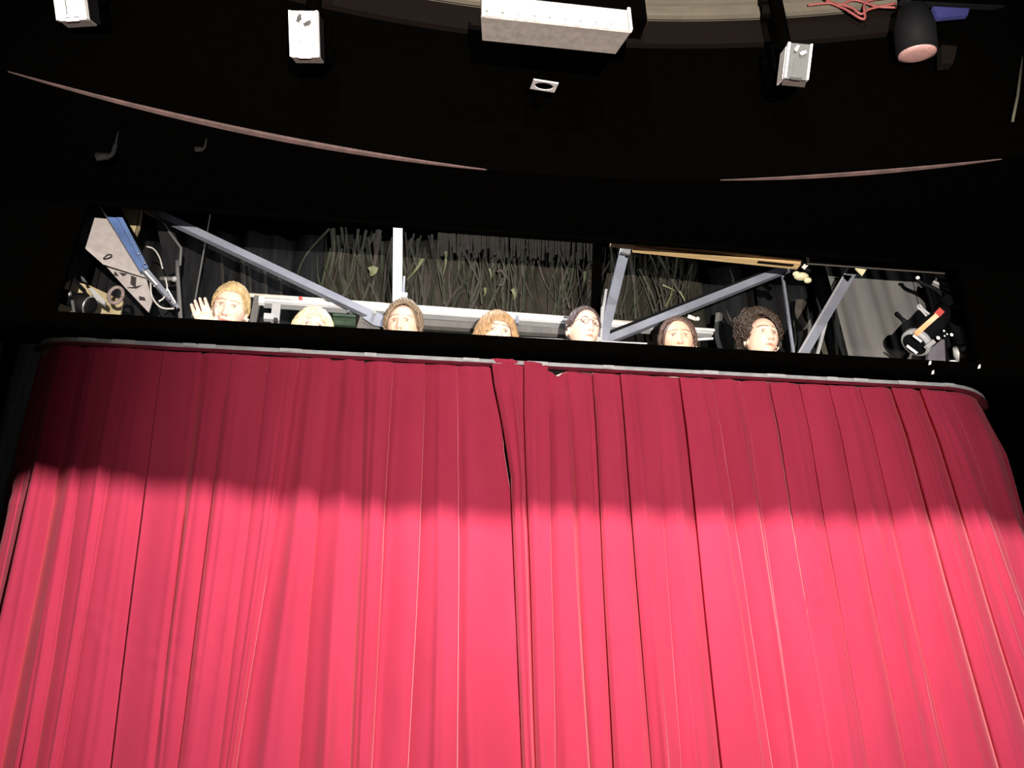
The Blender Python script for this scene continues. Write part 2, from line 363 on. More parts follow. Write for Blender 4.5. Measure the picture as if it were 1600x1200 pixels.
def curtain(name, cr, seed, ztop, edge0=None, edge1=None, rows=150, base=0.0, par=None):
    """cloth with real pleats: at each crease one panel laps over its neighbour and the cloth turns back behind it"""
    rnd = random.Random(seed); v = []; f = []
    np_ = len(cr)-1
    amp = [rnd.uniform(.014, .042) for _ in range(np_)]; asym = [rnd.uniform(.25, .75) for _ in range(np_)]
    side_ = [rnd.choice((-1, 1)) for _ in range(np_+1)]; hard = [rnd.choice((.35, .7, 1.0, 1.2)) for _ in range(np_+1)]
    flat = [rnd.uniform(.5, 1.1) for _ in range(np_)]
    rid = [[(rnd.uniform(.12, .9), rnd.uniform(.035, .10), rnd.uniform(.008, .024), rnd.uniform(0, 1)) for _ in range(rnd.choice((1, 2, 2, 3)))] for _ in range(np_)]
    NI = 24                                                # columns inside a panel
    TT = [.5-.5*cos(pi*k/NI) for k in range(NI+1)]
    TT = [.6*t+.4*k/NI for k, t in enumerate(TT)]
    FO = [(1, -.002, -.004), (1, -.006, -.010), (-.4, -.004, -.022), (-.6, .0, -.030)]   # turn-back behind the lap
    for r in range(rows+1):
        u = r/rows; row = []
        for i in range(np_):
            for k, t in enumerate(TT):
                zt = ztop(cr[i][0]+(cr[i+1][0]-cr[i][0])*t); z = zt+(.803-zt)*u; h = (z-.8)/2.42
                def cx(j): return cr[j][1]+(cr[j][0]-cr[j][1])*h+.010*noise.noise(Vector((j*3.1+seed, z*.9, 0)))*min(1, (1-h)*3)
                def hd(j): return hard[j]*(.35+.65*max(0, min(1, .7+1.5*noise.noise(Vector((j*5.3+seed, z*.55, 7)))))) if 0 < j < np_ else 0
                x0, x1 = cx(i), cx(i+1)
                if i == 0 and edge0: x0 = edge0(z)
                if i == np_-1 and edge1: x1 = edge1(z)
                h0, h1 = hd(i), hd(i+1); wd = x1-x0
                top = max(0, (h-.90)/.10)
                ov = .010*(1-.5*top)
                xs_ = x0+(-ov*h0 if side_[i] < 0 else -ov*.3*h0); xe = x1+(ov*h1 if side_[i+1] > 0 else ov*.3*h1)
                s = xs_+(xe-xs_)*t
                grow = (.6+.75*(1-h))*(1-.55*top)
                tt = t**(math.log(.5)/math.log(asym[i])); prof = sin(pi*tt)**flat[i]
                d = amp[i]*grow*prof
                e0 = .016*h0 if side_[i] < 0 else -.026*h0; e1 = .016*h1 if side_[i+1] > 0 else -.026*h1
                d += (e0*exp(-t*wd/.024)+e1*exp(-(1-t)*wd/.024))*(1-.45*top)
                for (tc, tw, ta, ph) in rid[i]:
                    tcz = tc+.12*noise.noise(Vector((i*7.7+ph*9, z*.8, seed)))
                    fade = .3+.7*max(0, min(1, .6+1.6*noise.noise(Vector((i*2.3+ph*5, z*.7, seed+4)))))
                    d += ta*grow*fade*exp(-((t-tcz)/tw)**2)
                d += .006*noise.noise(Vector((s*3.5, z*1.3, seed*2)))+.0028*noise.noise(Vector((s*13, z*5, seed)))
                w1 = noise.noise(Vector((s*2.1, z*1.7, seed+9)))
                if w1 > .28: d += .004*(w1-.28)*noise.noise(Vector((s*30, z*24, seed)))*4
                if h > .94: d += .006*(h-.94)/.06*noise.noise(Vector((s*18, z*26, 3)))
                row.append((s, d, z, top))
            if i < np_-1:                                  # the turned-back cloth between two panels
                s0, d0, z0, top = row[-1]; sd = side_[i+1]; k1 = h1*(1-.4*top)
                for q in ((.3, .75), (.5, .5), (.7, .2), (.5, .0)) if sd > 0 else ((.5, .0), (.7, .2), (.5, .5), (.3, .75)):
                    dd = -.030*k1+(.040*k1)*q[1]
                    ss = x1+sd*ov*h1*(q[0]-.2)
                    row.append((ss, dd, z0, top))
        for (s, d, z, top) in row:
            p, nn = track(s); b_ = base*(1-top if not edge0 or s > xb_ else 1); q = p+nn*(d+b_+(.012*top if edge0 and s < xb_ else 0))
            v.append((q.x, q.y, z))
    NC = len(row)
    for r in range(rows):
        for c in range(NC-1): a = r*NC+c; f.append((a, a+1, a+NC+1, a+NC))
    o = link(name, v, f, 'velvet', par, smooth=True)
    m = o.modifiers.new('thickness', 'SOLIDIFY'); m.thickness = .002; m.offset = 0
    return o
def top_left(s): return 3.2315-.004*abs(sin(s*23))-.003*noise.noise(Vector((s*6, 0, 1)))
xa_ = P(768, 565, -.05).x; xb_ = P(858, 575, -.05).x
def top_right(s):
    z = 3.2305-.006*abs(sin(s*19+1))-.004*noise.noise(Vector((s*6, 0, 8)))
    k = (s-xa_)/(xb_-xa_)
    if k < 1: z += .026*max(0, 1-max(0, k)**1.8)
    z -= .030*exp(-((s-P(870, 582, 0).x)/.025)**2)
    return z
def lerp_px(tab):
    pts = [P(x, y, -.03) for x, y in tab]
    def e(z):
        if z >= pts[0].z: return pts[0].x
        for a, b in zip(pts, pts[1:]):
            if z >= b.z: t = (a.z-z)/(a.z-b.z); return a.x+(b.x-a.x)*t
        a, b = pts[-2:]; return b.x+(b.x-a.x)*(z-b.z)/(b.z-a.z)
    return e
eL = lerp_px([(775, 572), (779, 620), (786, 660), (789, 700), (796, 742), (806, 800), (840, 1200)])
eR = lerp_px([(768, 566), (772, 600), (783, 650), (790, 690), (799, 745), (800, 790), (816, 1200)])
rc = thing('stage_curtain', (-.9, 0, .8), 'red velvet stage curtain half whose edge tucks behind the other half', 'curtain', 'red velvet stage curtain halves')
curtain('drape', CL, 3, top_left, edge1=eL, base=.0, par=rc)
rc2 = thing('stage_curtain', (.9, 0, .8), 'red velvet stage curtain half whose top edge laps over the track', 'curtain', 'red velvet stage curtain halves')
curtain('drape', CR, 11, top_right, edge0=eR, base=.025, par=rc2)

# ------------------------------------------------------------------ stage behind the opening: drop, drapes
BY = 2.2
def wavy(name, x0, x1, z0, z1, Y, amp, fr, m, parent=None, n=120, rows=10, seed=0, lean=0):
    v = []; f = []
    for r in range(rows+1):
        for c in range(n+1):
            x = x0+(x1-x0)*c/n; z = z0+(z1-z0)*r/rows
            y = Y+amp*(sin(x*fr)+.6*sin(x*fr*2.3+1+seed)+1.2*noise.noise(Vector((x*fr*.4, z*.8, seed))))
            v.append((x+lean*(z-z0), y, z))
    for r in range(rows):
        for c in range(n): a = r*(n+1)+c; f.append((a, a+1, a+n+2, a+n+1))
    o = link(name, v, f, m, parent, smooth=True)
    md = o.modifiers.new('thickness', 'SOLIDIFY'); md.thickness = .004
    return o
xl, xr = P(505, 420, BY).x, P(1095, 440, BY).x
fd = thing('forest_backdrop', ((xl+xr)/2, BY, 3.0), 'dim forest backdrop of tangled olive and brown stems behind the braces', 'backdrop')
wavy('cloth', xl, xr, 3.0, 5.4, BY, .02, 9, 'drop', fd, 140)
bd1 = thing('black_drape', (-2, BY, 3.0), 'black pleated drape beside the forest backdrop, behind the blue beam', 'drape'); wavy('cloth', -3.3, xl+.02, 3.0, 5.4, BY+.05, .035, 14, 'dropdark', bd1, seed=2)
bd2 = thing('black_drape', (2.4, BY, 3.0), 'black drape behind the grey cloth and the leaning posts, hung with dry stems', 'drape'); wavy('cloth', xr-.02, 3.3, 3.0, 5.4, BY+.08, .04, 11, 'dropdark', bd2, seed=5)
rnd = random.Random(21)
def blade(pts, wd, th=.004, taper=True):
    g = []; n = len(pts); v = []; f = []
    for i, p in enumerate(pts):
        t = i/(n-1); ww = wd*((1-t)**.7 if taper else 1)+.0012
        d = (pts[min(i+1, n-1)]-pts[max(i-1, 0)]).normalized(); u = Vector((d.z, 0, -d.x))
        u = u.normalized() if u.length > 1e-4 else Vector((1, 0, 0))
        v += [p-u*ww/2, p+Vector((0, -th-ww*.25, 0)), p+u*ww/2]
    for i in range(n-1):
        a = i*3; f += [(a, a+1, a+4, a+3), (a+1, a+2, a+5, a+4), (a+2, a, a+3, a+5)]
    f += [(0, 1, 2), (3*n-1, 3*n-2, 3*n-3)]
    return v, f
def vine(px0, py0, px1, py1, wd, m, bend=0, y=None, taper=True, parent=fd, name='stem'):
    yy = y if y is not None else BY-.08-rnd.uniform(0, .05)
    a = P(px0, py0, yy); b = P(px1, py1, yy); mid = (a+b)/2+Vector((bend, 0, 0))
    v, f = blade(bez([a, mid, b], 5), wd, taper=taper)
    return link(name, v, f, m, parent)
VM = ('vine1', 'vine2', 'vine1', 'vine3', 'vine2')
for i in range(190):       # tall stems fanning up and down
    x = rnd.uniform(512, 1085); up = rnd.random() < .55
    bl_ = 492+(x-500)*.06
    ln = rnd.uniform(45, 125); dx = rnd.gauss(0, 18)
    yb = bl_-rnd.uniform(-6, 40)
    if up: vine(x, yb, x+dx, yb-ln, rnd.uniform(.006, .024), rnd.choice(VM), rnd.gauss(0, .03))
    else: yt = 352+(x-500)*.06+rnd.uniform(-6, 40); vine(x, yt, x+dx, yt+ln, rnd.uniform(.006, .022), rnd.choice(VM), rnd.gauss(0, .03))
for a in ((520, 358, 512, 440, .05, 'vine1', .02), (533, 352, 538, 395, .03, 'vine1', 0), (572, 360, 548, 420, .03, 'vine1', .02), (592, 358, 580, 470, .06, 'vine2', 0),
          (640, 380, 668, 470, .035, 'vine1', 0), (668, 398, 640, 440, .025, 'vine3', 0), (685, 410, 692, 470, .03, 'vine1', .02), (768, 380, 775, 470, .045, 'vine2', 0),
          (816, 395, 835, 475, .04, 'vine2', -.03), (875, 395, 850, 450, .03, 'vine1', .03), (900, 395, 925, 445, .035, 'vine2', -.03), (1000, 420, 1030, 500, .04, 'vine1', .02),
          (1030, 400, 1080, 490, .05, 'vine1', 0), (985, 395, 1000, 500, .06, 'vine2', 0), (1060, 400, 1040, 470, .05, 'vine1', .02)):
    vine(*a[:4], a[4]*.7, a[5], bend=a[6], y=BY-.10)
for a in ((697, 393, 691, 434, .012), (765, 420, 766, 440, .01), (915, 425, 909, 450, .02), (1035, 445, 1055, 455, .012), (1062, 455, 1072, 480, .012), (583, 418, 578, 432, .045),
          (660, 405, 633, 440, .014), (802, 452, 803, 470, .022), (758, 450, 754, 465, .012), (1040, 480, 1052, 445, .012)):
    vine(a[0], a[1], a[2], a[3], a[4]*1.6, 'leaf', .01, y=BY-.2, name='leaf')
for i in range(70):        # ragged fringe along the top
    x = 690+i*3.6+rnd.uniform(-1, 1); yt = 350+(x-500)*.06
    vine(x, yt, x+rnd.uniform(-2, 2), yt+rnd.uniform(22, 40), rnd.uniform(.012, .022), rnd.choice(('vine2', 'vine2', 'vine1')), 0, y=BY-.12, taper=False, name='fringe_strip')
p_ = [P(x, y, BY-.2) for x, y in ((777, 425), (783, 423), (789, 432), (786, 444), (778, 446))]
g = G().tube(bez(p_, 6), .010, 6); g.go('loop', 'vine2', fd, True)
# dim trunks right of the backdrop
for i, a in enumerate(((1140, 420, 1142, 445, .05), (1124, 490, 1132, 545, .05), (1135, 485, 1152, 540, .045), (1252, 470, 1262, 500, .08), (1262, 480, 1258, 550, .06), (1285, 490, 1296, 552, .06),
                       (1296, 480, 1308, 555, .06), (1310, 470, 1325, 555, .05), (1240, 500, 1236, 550, .05), (1215, 515, 1236, 552, .04), (1275, 465, 1280, 500, .04), (1318, 500, 1330, 555, .03))):
    y_ = BY-.25-.02*(i % 3); aa = P(a[0], a[1], y_); bb = P(a[2], a[3]+14, y_)
    v, f = blade(bez([bb, (aa+bb)/2+Vector((.03*(-1)**i, 0, 0)), aa], 6), a[4], taper=(i % 2 == 0))
    link('dry_stem', v, f, ('vine2', 'greycloth', 'vine1')[i % 3], bd2)
for i, (x0, y0, x1, y1) in enumerate(((326, 337, 300, 465),)):
    tag(G().tube([down(P(x1, y1, 1.5), P(x0, y0, 1.5), 5.4), P(x1, y1+30, 1.5)], .0045, 8).go('hanging_rope', 'greycloth'), 'thin grey rope hanging before the black drape', 'rope')
for i, x in enumerate((345, 378, 388, 412, 436)):
    v, f = blade(bez([P(x, 400+i*8, BY-.12), P(x+2, 430+i*6, BY-.12), P(x+3, 455+i*5, BY-.12)], 4), .022+.01*(i % 2), taper=False)
    link('cloth_strip', v, f, 'dimstrip', bd1)

# ------------------------------------------------------------------ steel frame behind the people
SY = .78
def steel(name, a, b, wd, dp, m, label, cat, Y=SY, Y2=None, w2=None):
    return tag(G().bar(P(*a, Y), P(*b, Y if Y2 is None else Y2), wd, dp, w2).go(name, m), label, cat)
br_a = thing('diagonal_brace', P(602, 503, SY), 'long grey steel brace slanting down to the wavy haired man', 'brace')
G().bar(P(228, 326, SY), P(606, 505, SY), .040, .04).go('bar', 'steel', br_a)
G().prism([P(590, 488, SY-.025), P(612, 500, SY-.025), P(612, 514, SY-.025), P(584, 508, SY-.025), P(566, 496, SY-.025)], (0, .006, 0)).go('gusset_plate', 'steel', br_a)
G().lathe([(.010, 0), (.010, .02), (.006, .024)], P(585, 491, SY-.02), (0, -1, 0), 10).go('bolt', 'steelw', br_a)
po = thing('steel_post', P(620, 520, SY), 'upright pale steel post rising behind the wavy haired man', 'post')
G().bar(P(621.5, 340, SY+.05), down(P(621.5, 340, SY+.05), P(620, 530, SY+.05)), .052, .05).go('upright', 'steelw', po)
G().bar(P(631.5, 433, SY+.05), P(630, 470, SY+.05), .010, .02).go('rod', 'steel', po)
G().box(P(632, 461, SY+.02), (.03, .02, .02)).go('lug', 'clip', po)
pb = thing('leaning_post', P(940, 535, SY-.1), 'steel post leaning beside the man in glasses', 'post')
G().bar(P(981, 372, SY-.1), down(P(981, 372, SY-.1), P(938, 545, SY-.1)), .052, .045).go('upright', 'steel', pb)
G().box(P(977, 392, SY-.13), (.056, .03, .05), Matrix.Rotation(.25, 3, 'Y')).go('clamp', 'clip', pb)
G().bar(P(947, 453, SY-.14), P(940, 500, SY-.14), .012, .02).go('rod', 'steelw', pb)
G().bar(P(941, 480, SY-.16), P(938, 540, SY-.16), .012, .02).go('rod', 'steelw', pb)
bb = thing('diagonal_brace', P(950, 532, SY), 'grey steel brace rising from the leaning post to the wooden planks', 'brace')
G().bar(P(935, 537, SY-.05), P(1252, 411, SY-.05), .042, .04).go('bar', 'steel', bb)
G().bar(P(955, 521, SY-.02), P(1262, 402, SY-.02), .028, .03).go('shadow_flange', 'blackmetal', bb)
pc = thing('leaning_post', P(1262, 552, SY), 'blue grey post leaning before the grey cloth', 'post')
G().bar(P(1343, 405, SY), P(1240, 577, SY), .052, .045).go('upright', 'steel', pc)
G().bar(P(1330, 410, SY-.03), P(1245, 556, SY-.03), .010, .02).go('edge_flange', 'steelw', pc)
G().bar(P(1293, 492, SY), P(1275, 560, SY), .018, .02).go('strut', 'steelw', pc)
steel('thin_rod', (1222, 425), (1241, 560), .014, .014, 'steel', 'thin grey rod beside the dark curly haired person', 'rod')
# battens
bt = thing('lighting_batten', P(760, 500, 1.0), 'long white lighting batten passing behind the row of heads', 'batten')
RY = .885
brl = G().bar(P(412, 473, RY), P(1112, 521, RY), .034, .05).go('box_rail', 'batten', bt)
G().tube([P(410, 468, RY-.03), P(1116, 516, RY-.03)], .010, 10).go('top_tube', 'clip', bt, True)
for x in (545, 808, 1000): y = 467+(x-410)*.068; G().bar(P(x, y, RY-.05), P(x, y+12, RY-.05), .018, .02).go('joint', 'steel', brl)
tag(G().tube([P(388, 461, RY+.035), P(992, 505, RY+.035)], .0125, 12).go('cream_pipe', 'pipe', None, True), 'cream pipe lying above the long white batten', 'pipe')
tag(G().tube([P(467, 466.8, RY+.034), P(473, 467.2, RY+.034)], .0138, 12).go('red_tape_band', 'red', None, True), 'red tape band round the cream pipe', 'tape')
G().tube([P(1075, 494, RY), P(1088, 499, RY)], .012, 8).ball(P(1090, 498, RY-.02), .013).go('pipe_end', 'pipe', bt, True)
tag(G().tube([P(1060, 532, RY), P(1114, 529, RY)], .008, 8).go('short_bar', 'clip', None, True), 'short pale bar under the right end of the batten', 'bar')
tag(G().bar(P(655, 506, RY+.05), P(905, 522, RY+.05), .04, .04).go('grey_plank', 'greycloth'), 'dark grey plank under the white batten', 'plank')
tag(G().bar(P(655, 524, .66), P(1010, 540, .66), .018, .03).go('low_rail', 'batten'), 'pale low rail just above the black beam between the heads', 'rail')
bk = thing('pipe_bracket', P(432, 505, RY), 'white bracket holding the left end of the batten beside the pale blond head', 'bracket')
G().box(P(409, 470, RY-.02), (.03, .03, .04)).go('end_block', 'clip', bk)
G().box(P(431, 490, RY-.02), (.045, .03, .10)).go('plate', 'batten', bk)
G().box(P(420, 496, RY-.03), (.05, .03, .035)).go('foot', 'batten', bk)
G().lathe([(.012, 0), (.012, .02)], P(431, 502, RY-.04), (0, -1, 0), 12).go('hole', 'stain', bk)
tag(G().box(P(398, 492, .9), (.035, .04, .22), Matrix.Rotation(.06, 3, 'Y')).go('grey_upright', 'greycloth'), 'dim grey upright behind the ear of the waving person', 'upright')
gc = thing('green_crate', P(538, 512, 1.0), 'dark green crate under the batten beside the pale blond head', 'crate')
G().box(P(538, 502, 1.0), (.12, .1, .1)).go('crate_body', 'greenbox', gc)
for y_ in (494, 508): G().box(P(538, y_, .945), (.125, .02, .013)).go('rim', 'greenbox', gc)
G().box((P(538, 502, 1.0).x, 1.0, (P(538, 508, 1.0).z+2.0)/2-.01), (.06, .06, P(538, 508, 1.0).z-2.06)).go('stand', 'blackmetal', gc)
G().prism([P(563, 493, SY+.03), P(600, 505, SY+.03), P(600, 520, SY+.03), P(556, 516, SY+.03)], (0, .02, 0)).go('foot_plate', 'greycloth', br_a)
tag(G().bar(P(934, 380, 1.02), down(P(934, 380, 1.02), P(930, 520, 1.02)), .05, .05).go('black_upright', 'black'), 'black upright behind the head of the man in glasses', 'post')
# wooden planks top right
pk = thing('wooden_planks', P(1100, 400, .28), 'pair of yellow wooden planks under the black upper wall', 'planks')
G().bar(P(955, 379, .25), P(1250, 409, .25), .016, .06).go('plank', 'wood', pk)
G().bar(P(990, 388, .27), P(1248, 415, .27), .016, .05).go('plank', 'wood', pk)
G().bar(P(1185, 409, .235), P(1240, 414.5, .235), .006, .01).go('dark_knot', 'brown', pk)
tag(G().bar(P(1262, 404, .3), P(1500, 421, .3), .055, .03).go('grey_pelmet', 'greyband'), 'grey strip under the black upper wall above the grey cloth', 'pelmet')
tag(G().prism([P(1337, 419, .28), P(1354, 421, .28), P(1348, 430, .28)], (0, .01, 0)).go('cream_wedge', 'cream'), 'small cream wedge at the top of the blue grey post', 'wedge')
hl = thing('hanging_lamp', P(1253, 440, .42), 'cream lobed lamp hanging from a dark clamp at the end of the planks', 'lamp')
G().ball(P(1252, 432, .42), (.042, .03, .020), 14).ball(P(1262, 438, .41), (.022, .02, .016), 10).ball(P(1244, 428, .41), (.02, .02, .014), 10).go('shade', 'cream', hl, True)
G().tube([P(1248, 412, .40), P(1258, 420, .40), P(1266, 424, .40)], .014, 8).go('clamp', 'blackmetal', hl, True)
G().bar(P(1272, 401, .38), P(1256, 418, .38), .020, .02).go('handle', 'pipe', hl)
# grey cloth on the right
gx0 = P(1322, 500, 1.05); gx1 = P(1530, 500, 1.05)
tag(wavy('grey_cloth', gx0.x, gx1.x, 3.2, 4.75, 1.05, .008, 24, 'greycloth', seed=9, lean=-.05), 'plain grey cloth hanging in soft folds behind the right spotlight', 'cloth')

# ------------------------------------------------------------------ left corner: board, blue beam, cables
lb = thing('pale_board', P(175, 420, .62), 'pale tilted board with a small hook beside the blue beam', 'board')
G().prism([P(126, 300, .62), P(150, 300, .62), P(228, 434, .66), P(161, 413, .62), P(118, 375, .58)], (.0, .015, .006)).go('panel', 'board', lb)
G().tube(bez([P(162, 405, .58), P(172, 402, .58), P(174, 398, .58), P(168, 398, .58), P(161, 404, .58)], 5), .0028, 6).go('hook', 'stain', lb, True)
G().bar(P(131, 324, .57), P(119, 372, .57), .004, .01).go('edge_strip', 'clip', lb)
lb2 = thing('stained_board', P(215, 480, .75), 'lower pale board with dark stains under the tilted board', 'board')
lbp = G().prism([P(163, 413, .75), P(228, 434, .75), P(238, 470, .75), P(232, 488, .75), P(196, 450, .75)], (0, .015, .006)).go('panel', 'board', lb2)
for q in (((205, 431), (213, 434), (212, 450), (204, 444)), ((186, 426), (199, 428), (192, 432)), ((217, 463), (226, 465), (228, 470), (218, 469)), ((180, 424), (186, 432), (178, 430)), ((199, 450), (213, 448), (222, 446), (213, 451))):
    G().prism([P(x, y, .742) for x, y in q], (0, -.004, 0)).go('stain', 'stain', lbp)
bl_ = thing('blue_beam', P(268, 476, .9), 'dark blue steel beam slanting past the pale board', 'beam')
G().bar(P(163, 316, .5), P(226, 424, .62), .056, .05, .042).go('channel', 'blue', bl_)
G().bar(P(176, 318, .46), P(229, 420, .58), .022, .02, .02).go('flange', 'blue', bl_)
G().bar(P(222, 418, .6), P(276, 480, .82), .030, .03, .018).go('lower_rail', 'steel', bl_)
G().bar(P(226, 424, .56), P(245, 445, .62), .006, .01).go('edge', 'clip', bl_)
G().bar(P(262, 452, .7), P(274, 473, .7), .006, .01).go('edge', 'clip', bl_)
for x, y in ((216, 396), (226, 411), (241, 447), (264, 464), (272, 475)): G().ball(P(x, y, .5), .006, 8).go('bolt', 'silver', bl_, True)
tan_ = thing('tan_board', P(205, 360, .95), 'small tan board piece beside the blue beam', 'board'); G().prism([P(188, 322, .95), P(222, 326, .95), P(218, 355, .95), P(213, 368, .95), P(203, 352, .95)], (0, .02, 0)).go('panel', 'ply', tan_)
tag(G().tube(bez([P(229, 385, .8), P(240, 389, .8), P(249, 402, .8), P(254, 420, .8)], 6), .004, 6).go('cable_bow', 'cable', None, True), 'pale cable bowed beside the blue beam', 'cable')
tag(G().tube(bez([P(235, 440, .7), P(237, 462, .7), P(247, 477, .7), P(258, 482, .7), P(272, 482, .7)], 6), .0045, 6).go('cable_loop', 'cable', None, True), 'pale cable drooping below the blue beam', 'cable')
tag(G().tube(bez([P(258, 433, .75), P(261, 450, .75), P(256, 465, .75), P(248, 471, .75)], 6), .0045, 6).go('cable_hoop', 'cable', None, True), 'pale cable hoop hanging across the lower blue rail', 'cable')
fr = thing('metal_stand', P(280, 500, 1.2), 'dim grey metal stand between blue beam and waving person', 'stand')
G().prism([P(240, 332, 1.25), P(258, 334, 1.25), P(284, 388, 1.25), P(281, 420, 1.25), P(262, 430, 1.25)], (0, .02, 0)).go('panel', 'dropdark', fr)
G().tube([P(243, 334, 1.2), P(283, 388, 1.2), P(281, 415, 1.2)], .008, 8).go('edge_tube', 'greycloth', fr, True)
G().tube([P(276, 408, 1.18), P(278, 440, 1.18), P(282, 500, 1.18)], .012, 8).go('upright', 'greycloth', fr, True)
G().tube([P(250, 435, 1.18), P(273, 436, 1.18)], .012, 8).go('arm', 'greycloth', fr, True)
G().ball(P(272, 436, 1.15), .017, 10).go('joint', 'steelw', fr, True)
ply_ = thing('plywood_sheet', P(130, 495, .9), 'yellowish plywood sheet behind the left spotlight', 'plywood'); G().prism([P(96, 448, .9), P(110, 438, .9), P(140, 446, .9), P(192, 470, .9), P(186, 500, .9), P(70, 500, .9)], (0, .02, 0)).go('panel', 'ply', ply_)

# ------------------------------------------------------------------ spotlights beside the opening
def spotlight_small(name, c, d, L, R_, label, extra=None):
    c = Vector(c); d = Vector(d).normalized()
    t = thing(name, c-Vector((0, 0, R_)), label, 'spotlight')
    G().lathe([(R_*.55, -L*.6), (R_*.8, -L*.5), (R_*.85, 0), (R_, L*.1), (R_, L*.5)], c, d, 20).go('housing', 'blackmetal', t, True)
    G().lathe([(R_*1.06, L*.5), (R_*1.12, L*.52), (R_*1.06, L*.55)], c, d, 20).go('front_ring', 'silver', t, True)
    G().lathe([(R_*.98, L*.54), (R_*.9, L*.57), (R_*.3, L*.6)], c, d, 20).go('lens', 'blackmetal', t, True)
    s_ = d.cross(Vector((0, 0, 1))).normalized(); u = s_.cross(d)
    g = G(); g.tube([c+s_*R_*1.2, c+s_*R_*1.2-u*R_*0+Vector((0, 0, R_*2)), c-s_*R_*1.2+Vector((0, 0, R_*2)), c-s_*R_*1.2], .008, 8); g.go('yoke', 'blackmetal', t)
    for k in (-1, 1): G().lathe([(.014, 0), (.014, .015), (.008, .02)], c+s_*R_*1.2*k, s_*k, 10).go('knob', 'silver', t, True)
    return t
ls = spotlight_small('stage_spotlight', P(118, 470, .45), (.75, -.2, -.35), .16, .045, 'black spotlight in front of the plywood sheet by the pale board')
G().bar(P(104, 423, .4), P(97, 446, .4), .005, .008).go('bracket', 'silver', ls)
G().prism([P(126, 431, .4), P(131, 434, .4), P(136, 441, .4), P(128, 438, .4)], (0, .01, 0)).go('shutter_tab', 'silver', ls)
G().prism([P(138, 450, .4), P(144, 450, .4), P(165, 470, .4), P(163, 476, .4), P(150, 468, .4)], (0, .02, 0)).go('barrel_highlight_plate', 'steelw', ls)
G().bar(P(113, 470, .4), P(116, 488, .4), .012, .01).go('lever', 'silver', ls)
rg = [P(181+10*cos(a)-5*sin(a), 461+12*sin(a)+3*cos(a), .4) for a in [2*pi*k/20 for k in range(20)]]
G().tube(rg+[rg[0]], .009, 6).go('colour_frame', mat('pink_frame', (.17, .125, .12), .7), ls, True)

rs_ = thing('stage_spotlight', P(1470, 500, .4), 'black spotlight with a lit amber strip in front of the grey cloth', 'spotlight')
ya = .4
a_, b_ = P(1432, 535, ya), P(1492, 468, ya); ax = (b_-a_).normalized()
G().lathe([(.075, 0), (.075, .02), (.066, .04), (.066, .17), (.055, .21), (.055, .30)], a_, ax, 28).go('barrel', 'blackmetal', rs_, True)
G().lathe([(.077, -.016), (.081, -.012), (.081, .016), (.077, .02)], a_, ax, 28).go('front_ring', 'steelw', rs_, True)
G().lathe([(.066, -.019), (.06, -.021), (.03, -.024)], a_, ax, 24).go('lens', 'blackmetal', rs_, True)
G().bar(P(1431, 522, ya-.085), P(1468, 489, ya-.085), .026, .012).go('lit_strip', 'amber', rs_)
G().bar(P(1464, 492, ya-.09), P(1471, 485, ya-.09), .034, .016).go('red_end', 'red', rs_)
G().bar(P(1417, 540, ya-.1), P(1433, 552, ya-.1), .008, .01).go('rim_edge', 'clip', rs_)
G().bar(P(1427, 524, ya-.1), P(1440, 534, ya-.1), .007, .01).go('rim_edge', 'clip', rs_)
G().tube(bez([P(1448, 494, ya-.06), P(1440, 485, ya-.06), P(1434, 480, ya-.06), P(1437, 477, ya-.06), P(1443, 484, ya-.06), P(1452, 491, ya-.06)], 5), .007, 8).go('safety_ring', 'steelw', rs_, True)
G().ball(P(1500, 490, ya+.02), (.06, .07, .07), 16).go('lamp_house', 'blackmetal', rs_, True)
for x, y, r in ((1466, 528, .011), (1475, 517, .006), (1476, 525, .005), (1487, 523, .010), (1480, 522, .005)): G().ball(P(x, y, ya-.1), (r, r*.6, r*1.1), 8).go('knob', 'clip', rs_, True)
G().bar(P(1447, 543, ya-.09), P(1459, 534, ya-.09), .022, .02).go('lever', 'steelw', rs_)
sh = thing('purple_cover', P(1465, 560, .55), 'dull purple cover below the right spotlight', 'cover')
G().prism([P(1452, 546, .55), P(1472, 530, .55), P(1492, 535, .55), P(1496, 575, .55), P(1449, 570, .55)], (0, .03, 0)).go('cover_panel', mat('dull_purple', (.11, .10, .12), .8), sh)
G().bar(P(1482, 528, .52), P(1484, 570, .52), .026, .02).go('strap', 'blackmetal', sh)
lp = thing('reflector_lamp', P(1503, 566, .35), 'bright mirrored lamp bowl at the corner of the opening', 'lamp')
G().lathe([(.012, -.06), (.03, -.045), (.042, -.01), (.045, .03)], P(1503, 552, .36), (-.3, -.75, .5), 20).go('bowl', 'bulb', lp, True)
G().lathe([(.016, 0), (.02, .05), (.012, .09)], P(1510, 546, .38), (.6, .4, .3), 12).go('socket', 'brown', lp, True)
G().ball(P(1489, 567, .33), (.03, .02, .014), 10).go('white_cap', 'clip', lp, True)
tag(G().prism([P(1505, 566, .3), P(1522, 560, .3), P(1524, 574, .3), P(1500, 574, .3)], (0, .02, 0)).go('pink_plate', 'board'), 'small pinkish plate in the corner below the mirrored lamp', 'plate')
for i, c in enumerate((((1433, 434), (1440, 442), (1462, 452), (1475, 463)), ((1458, 440), (1475, 447), (1490, 450), (1502, 452)), ((1456, 444), (1478, 456), (1503, 462)), ((1462, 436), (1480, 440), (1500, 444)))):
    tag(G().tube(bez([P(x, y, .5+.02*i) for x, y in c], 6), (.012, .009, .011, .010)[i], 8).go('drape_cable', ('blackmetal', 'board', 'greycloth', 'greycloth')[i], None, True),
        ('black bundle of cable above the right spotlight', 'pinkish cable swagged in the upper right corner of the opening', 'grey cable swagged under the pinkish cable', 'grey cable above the pinkish cable')[i], 'cable')
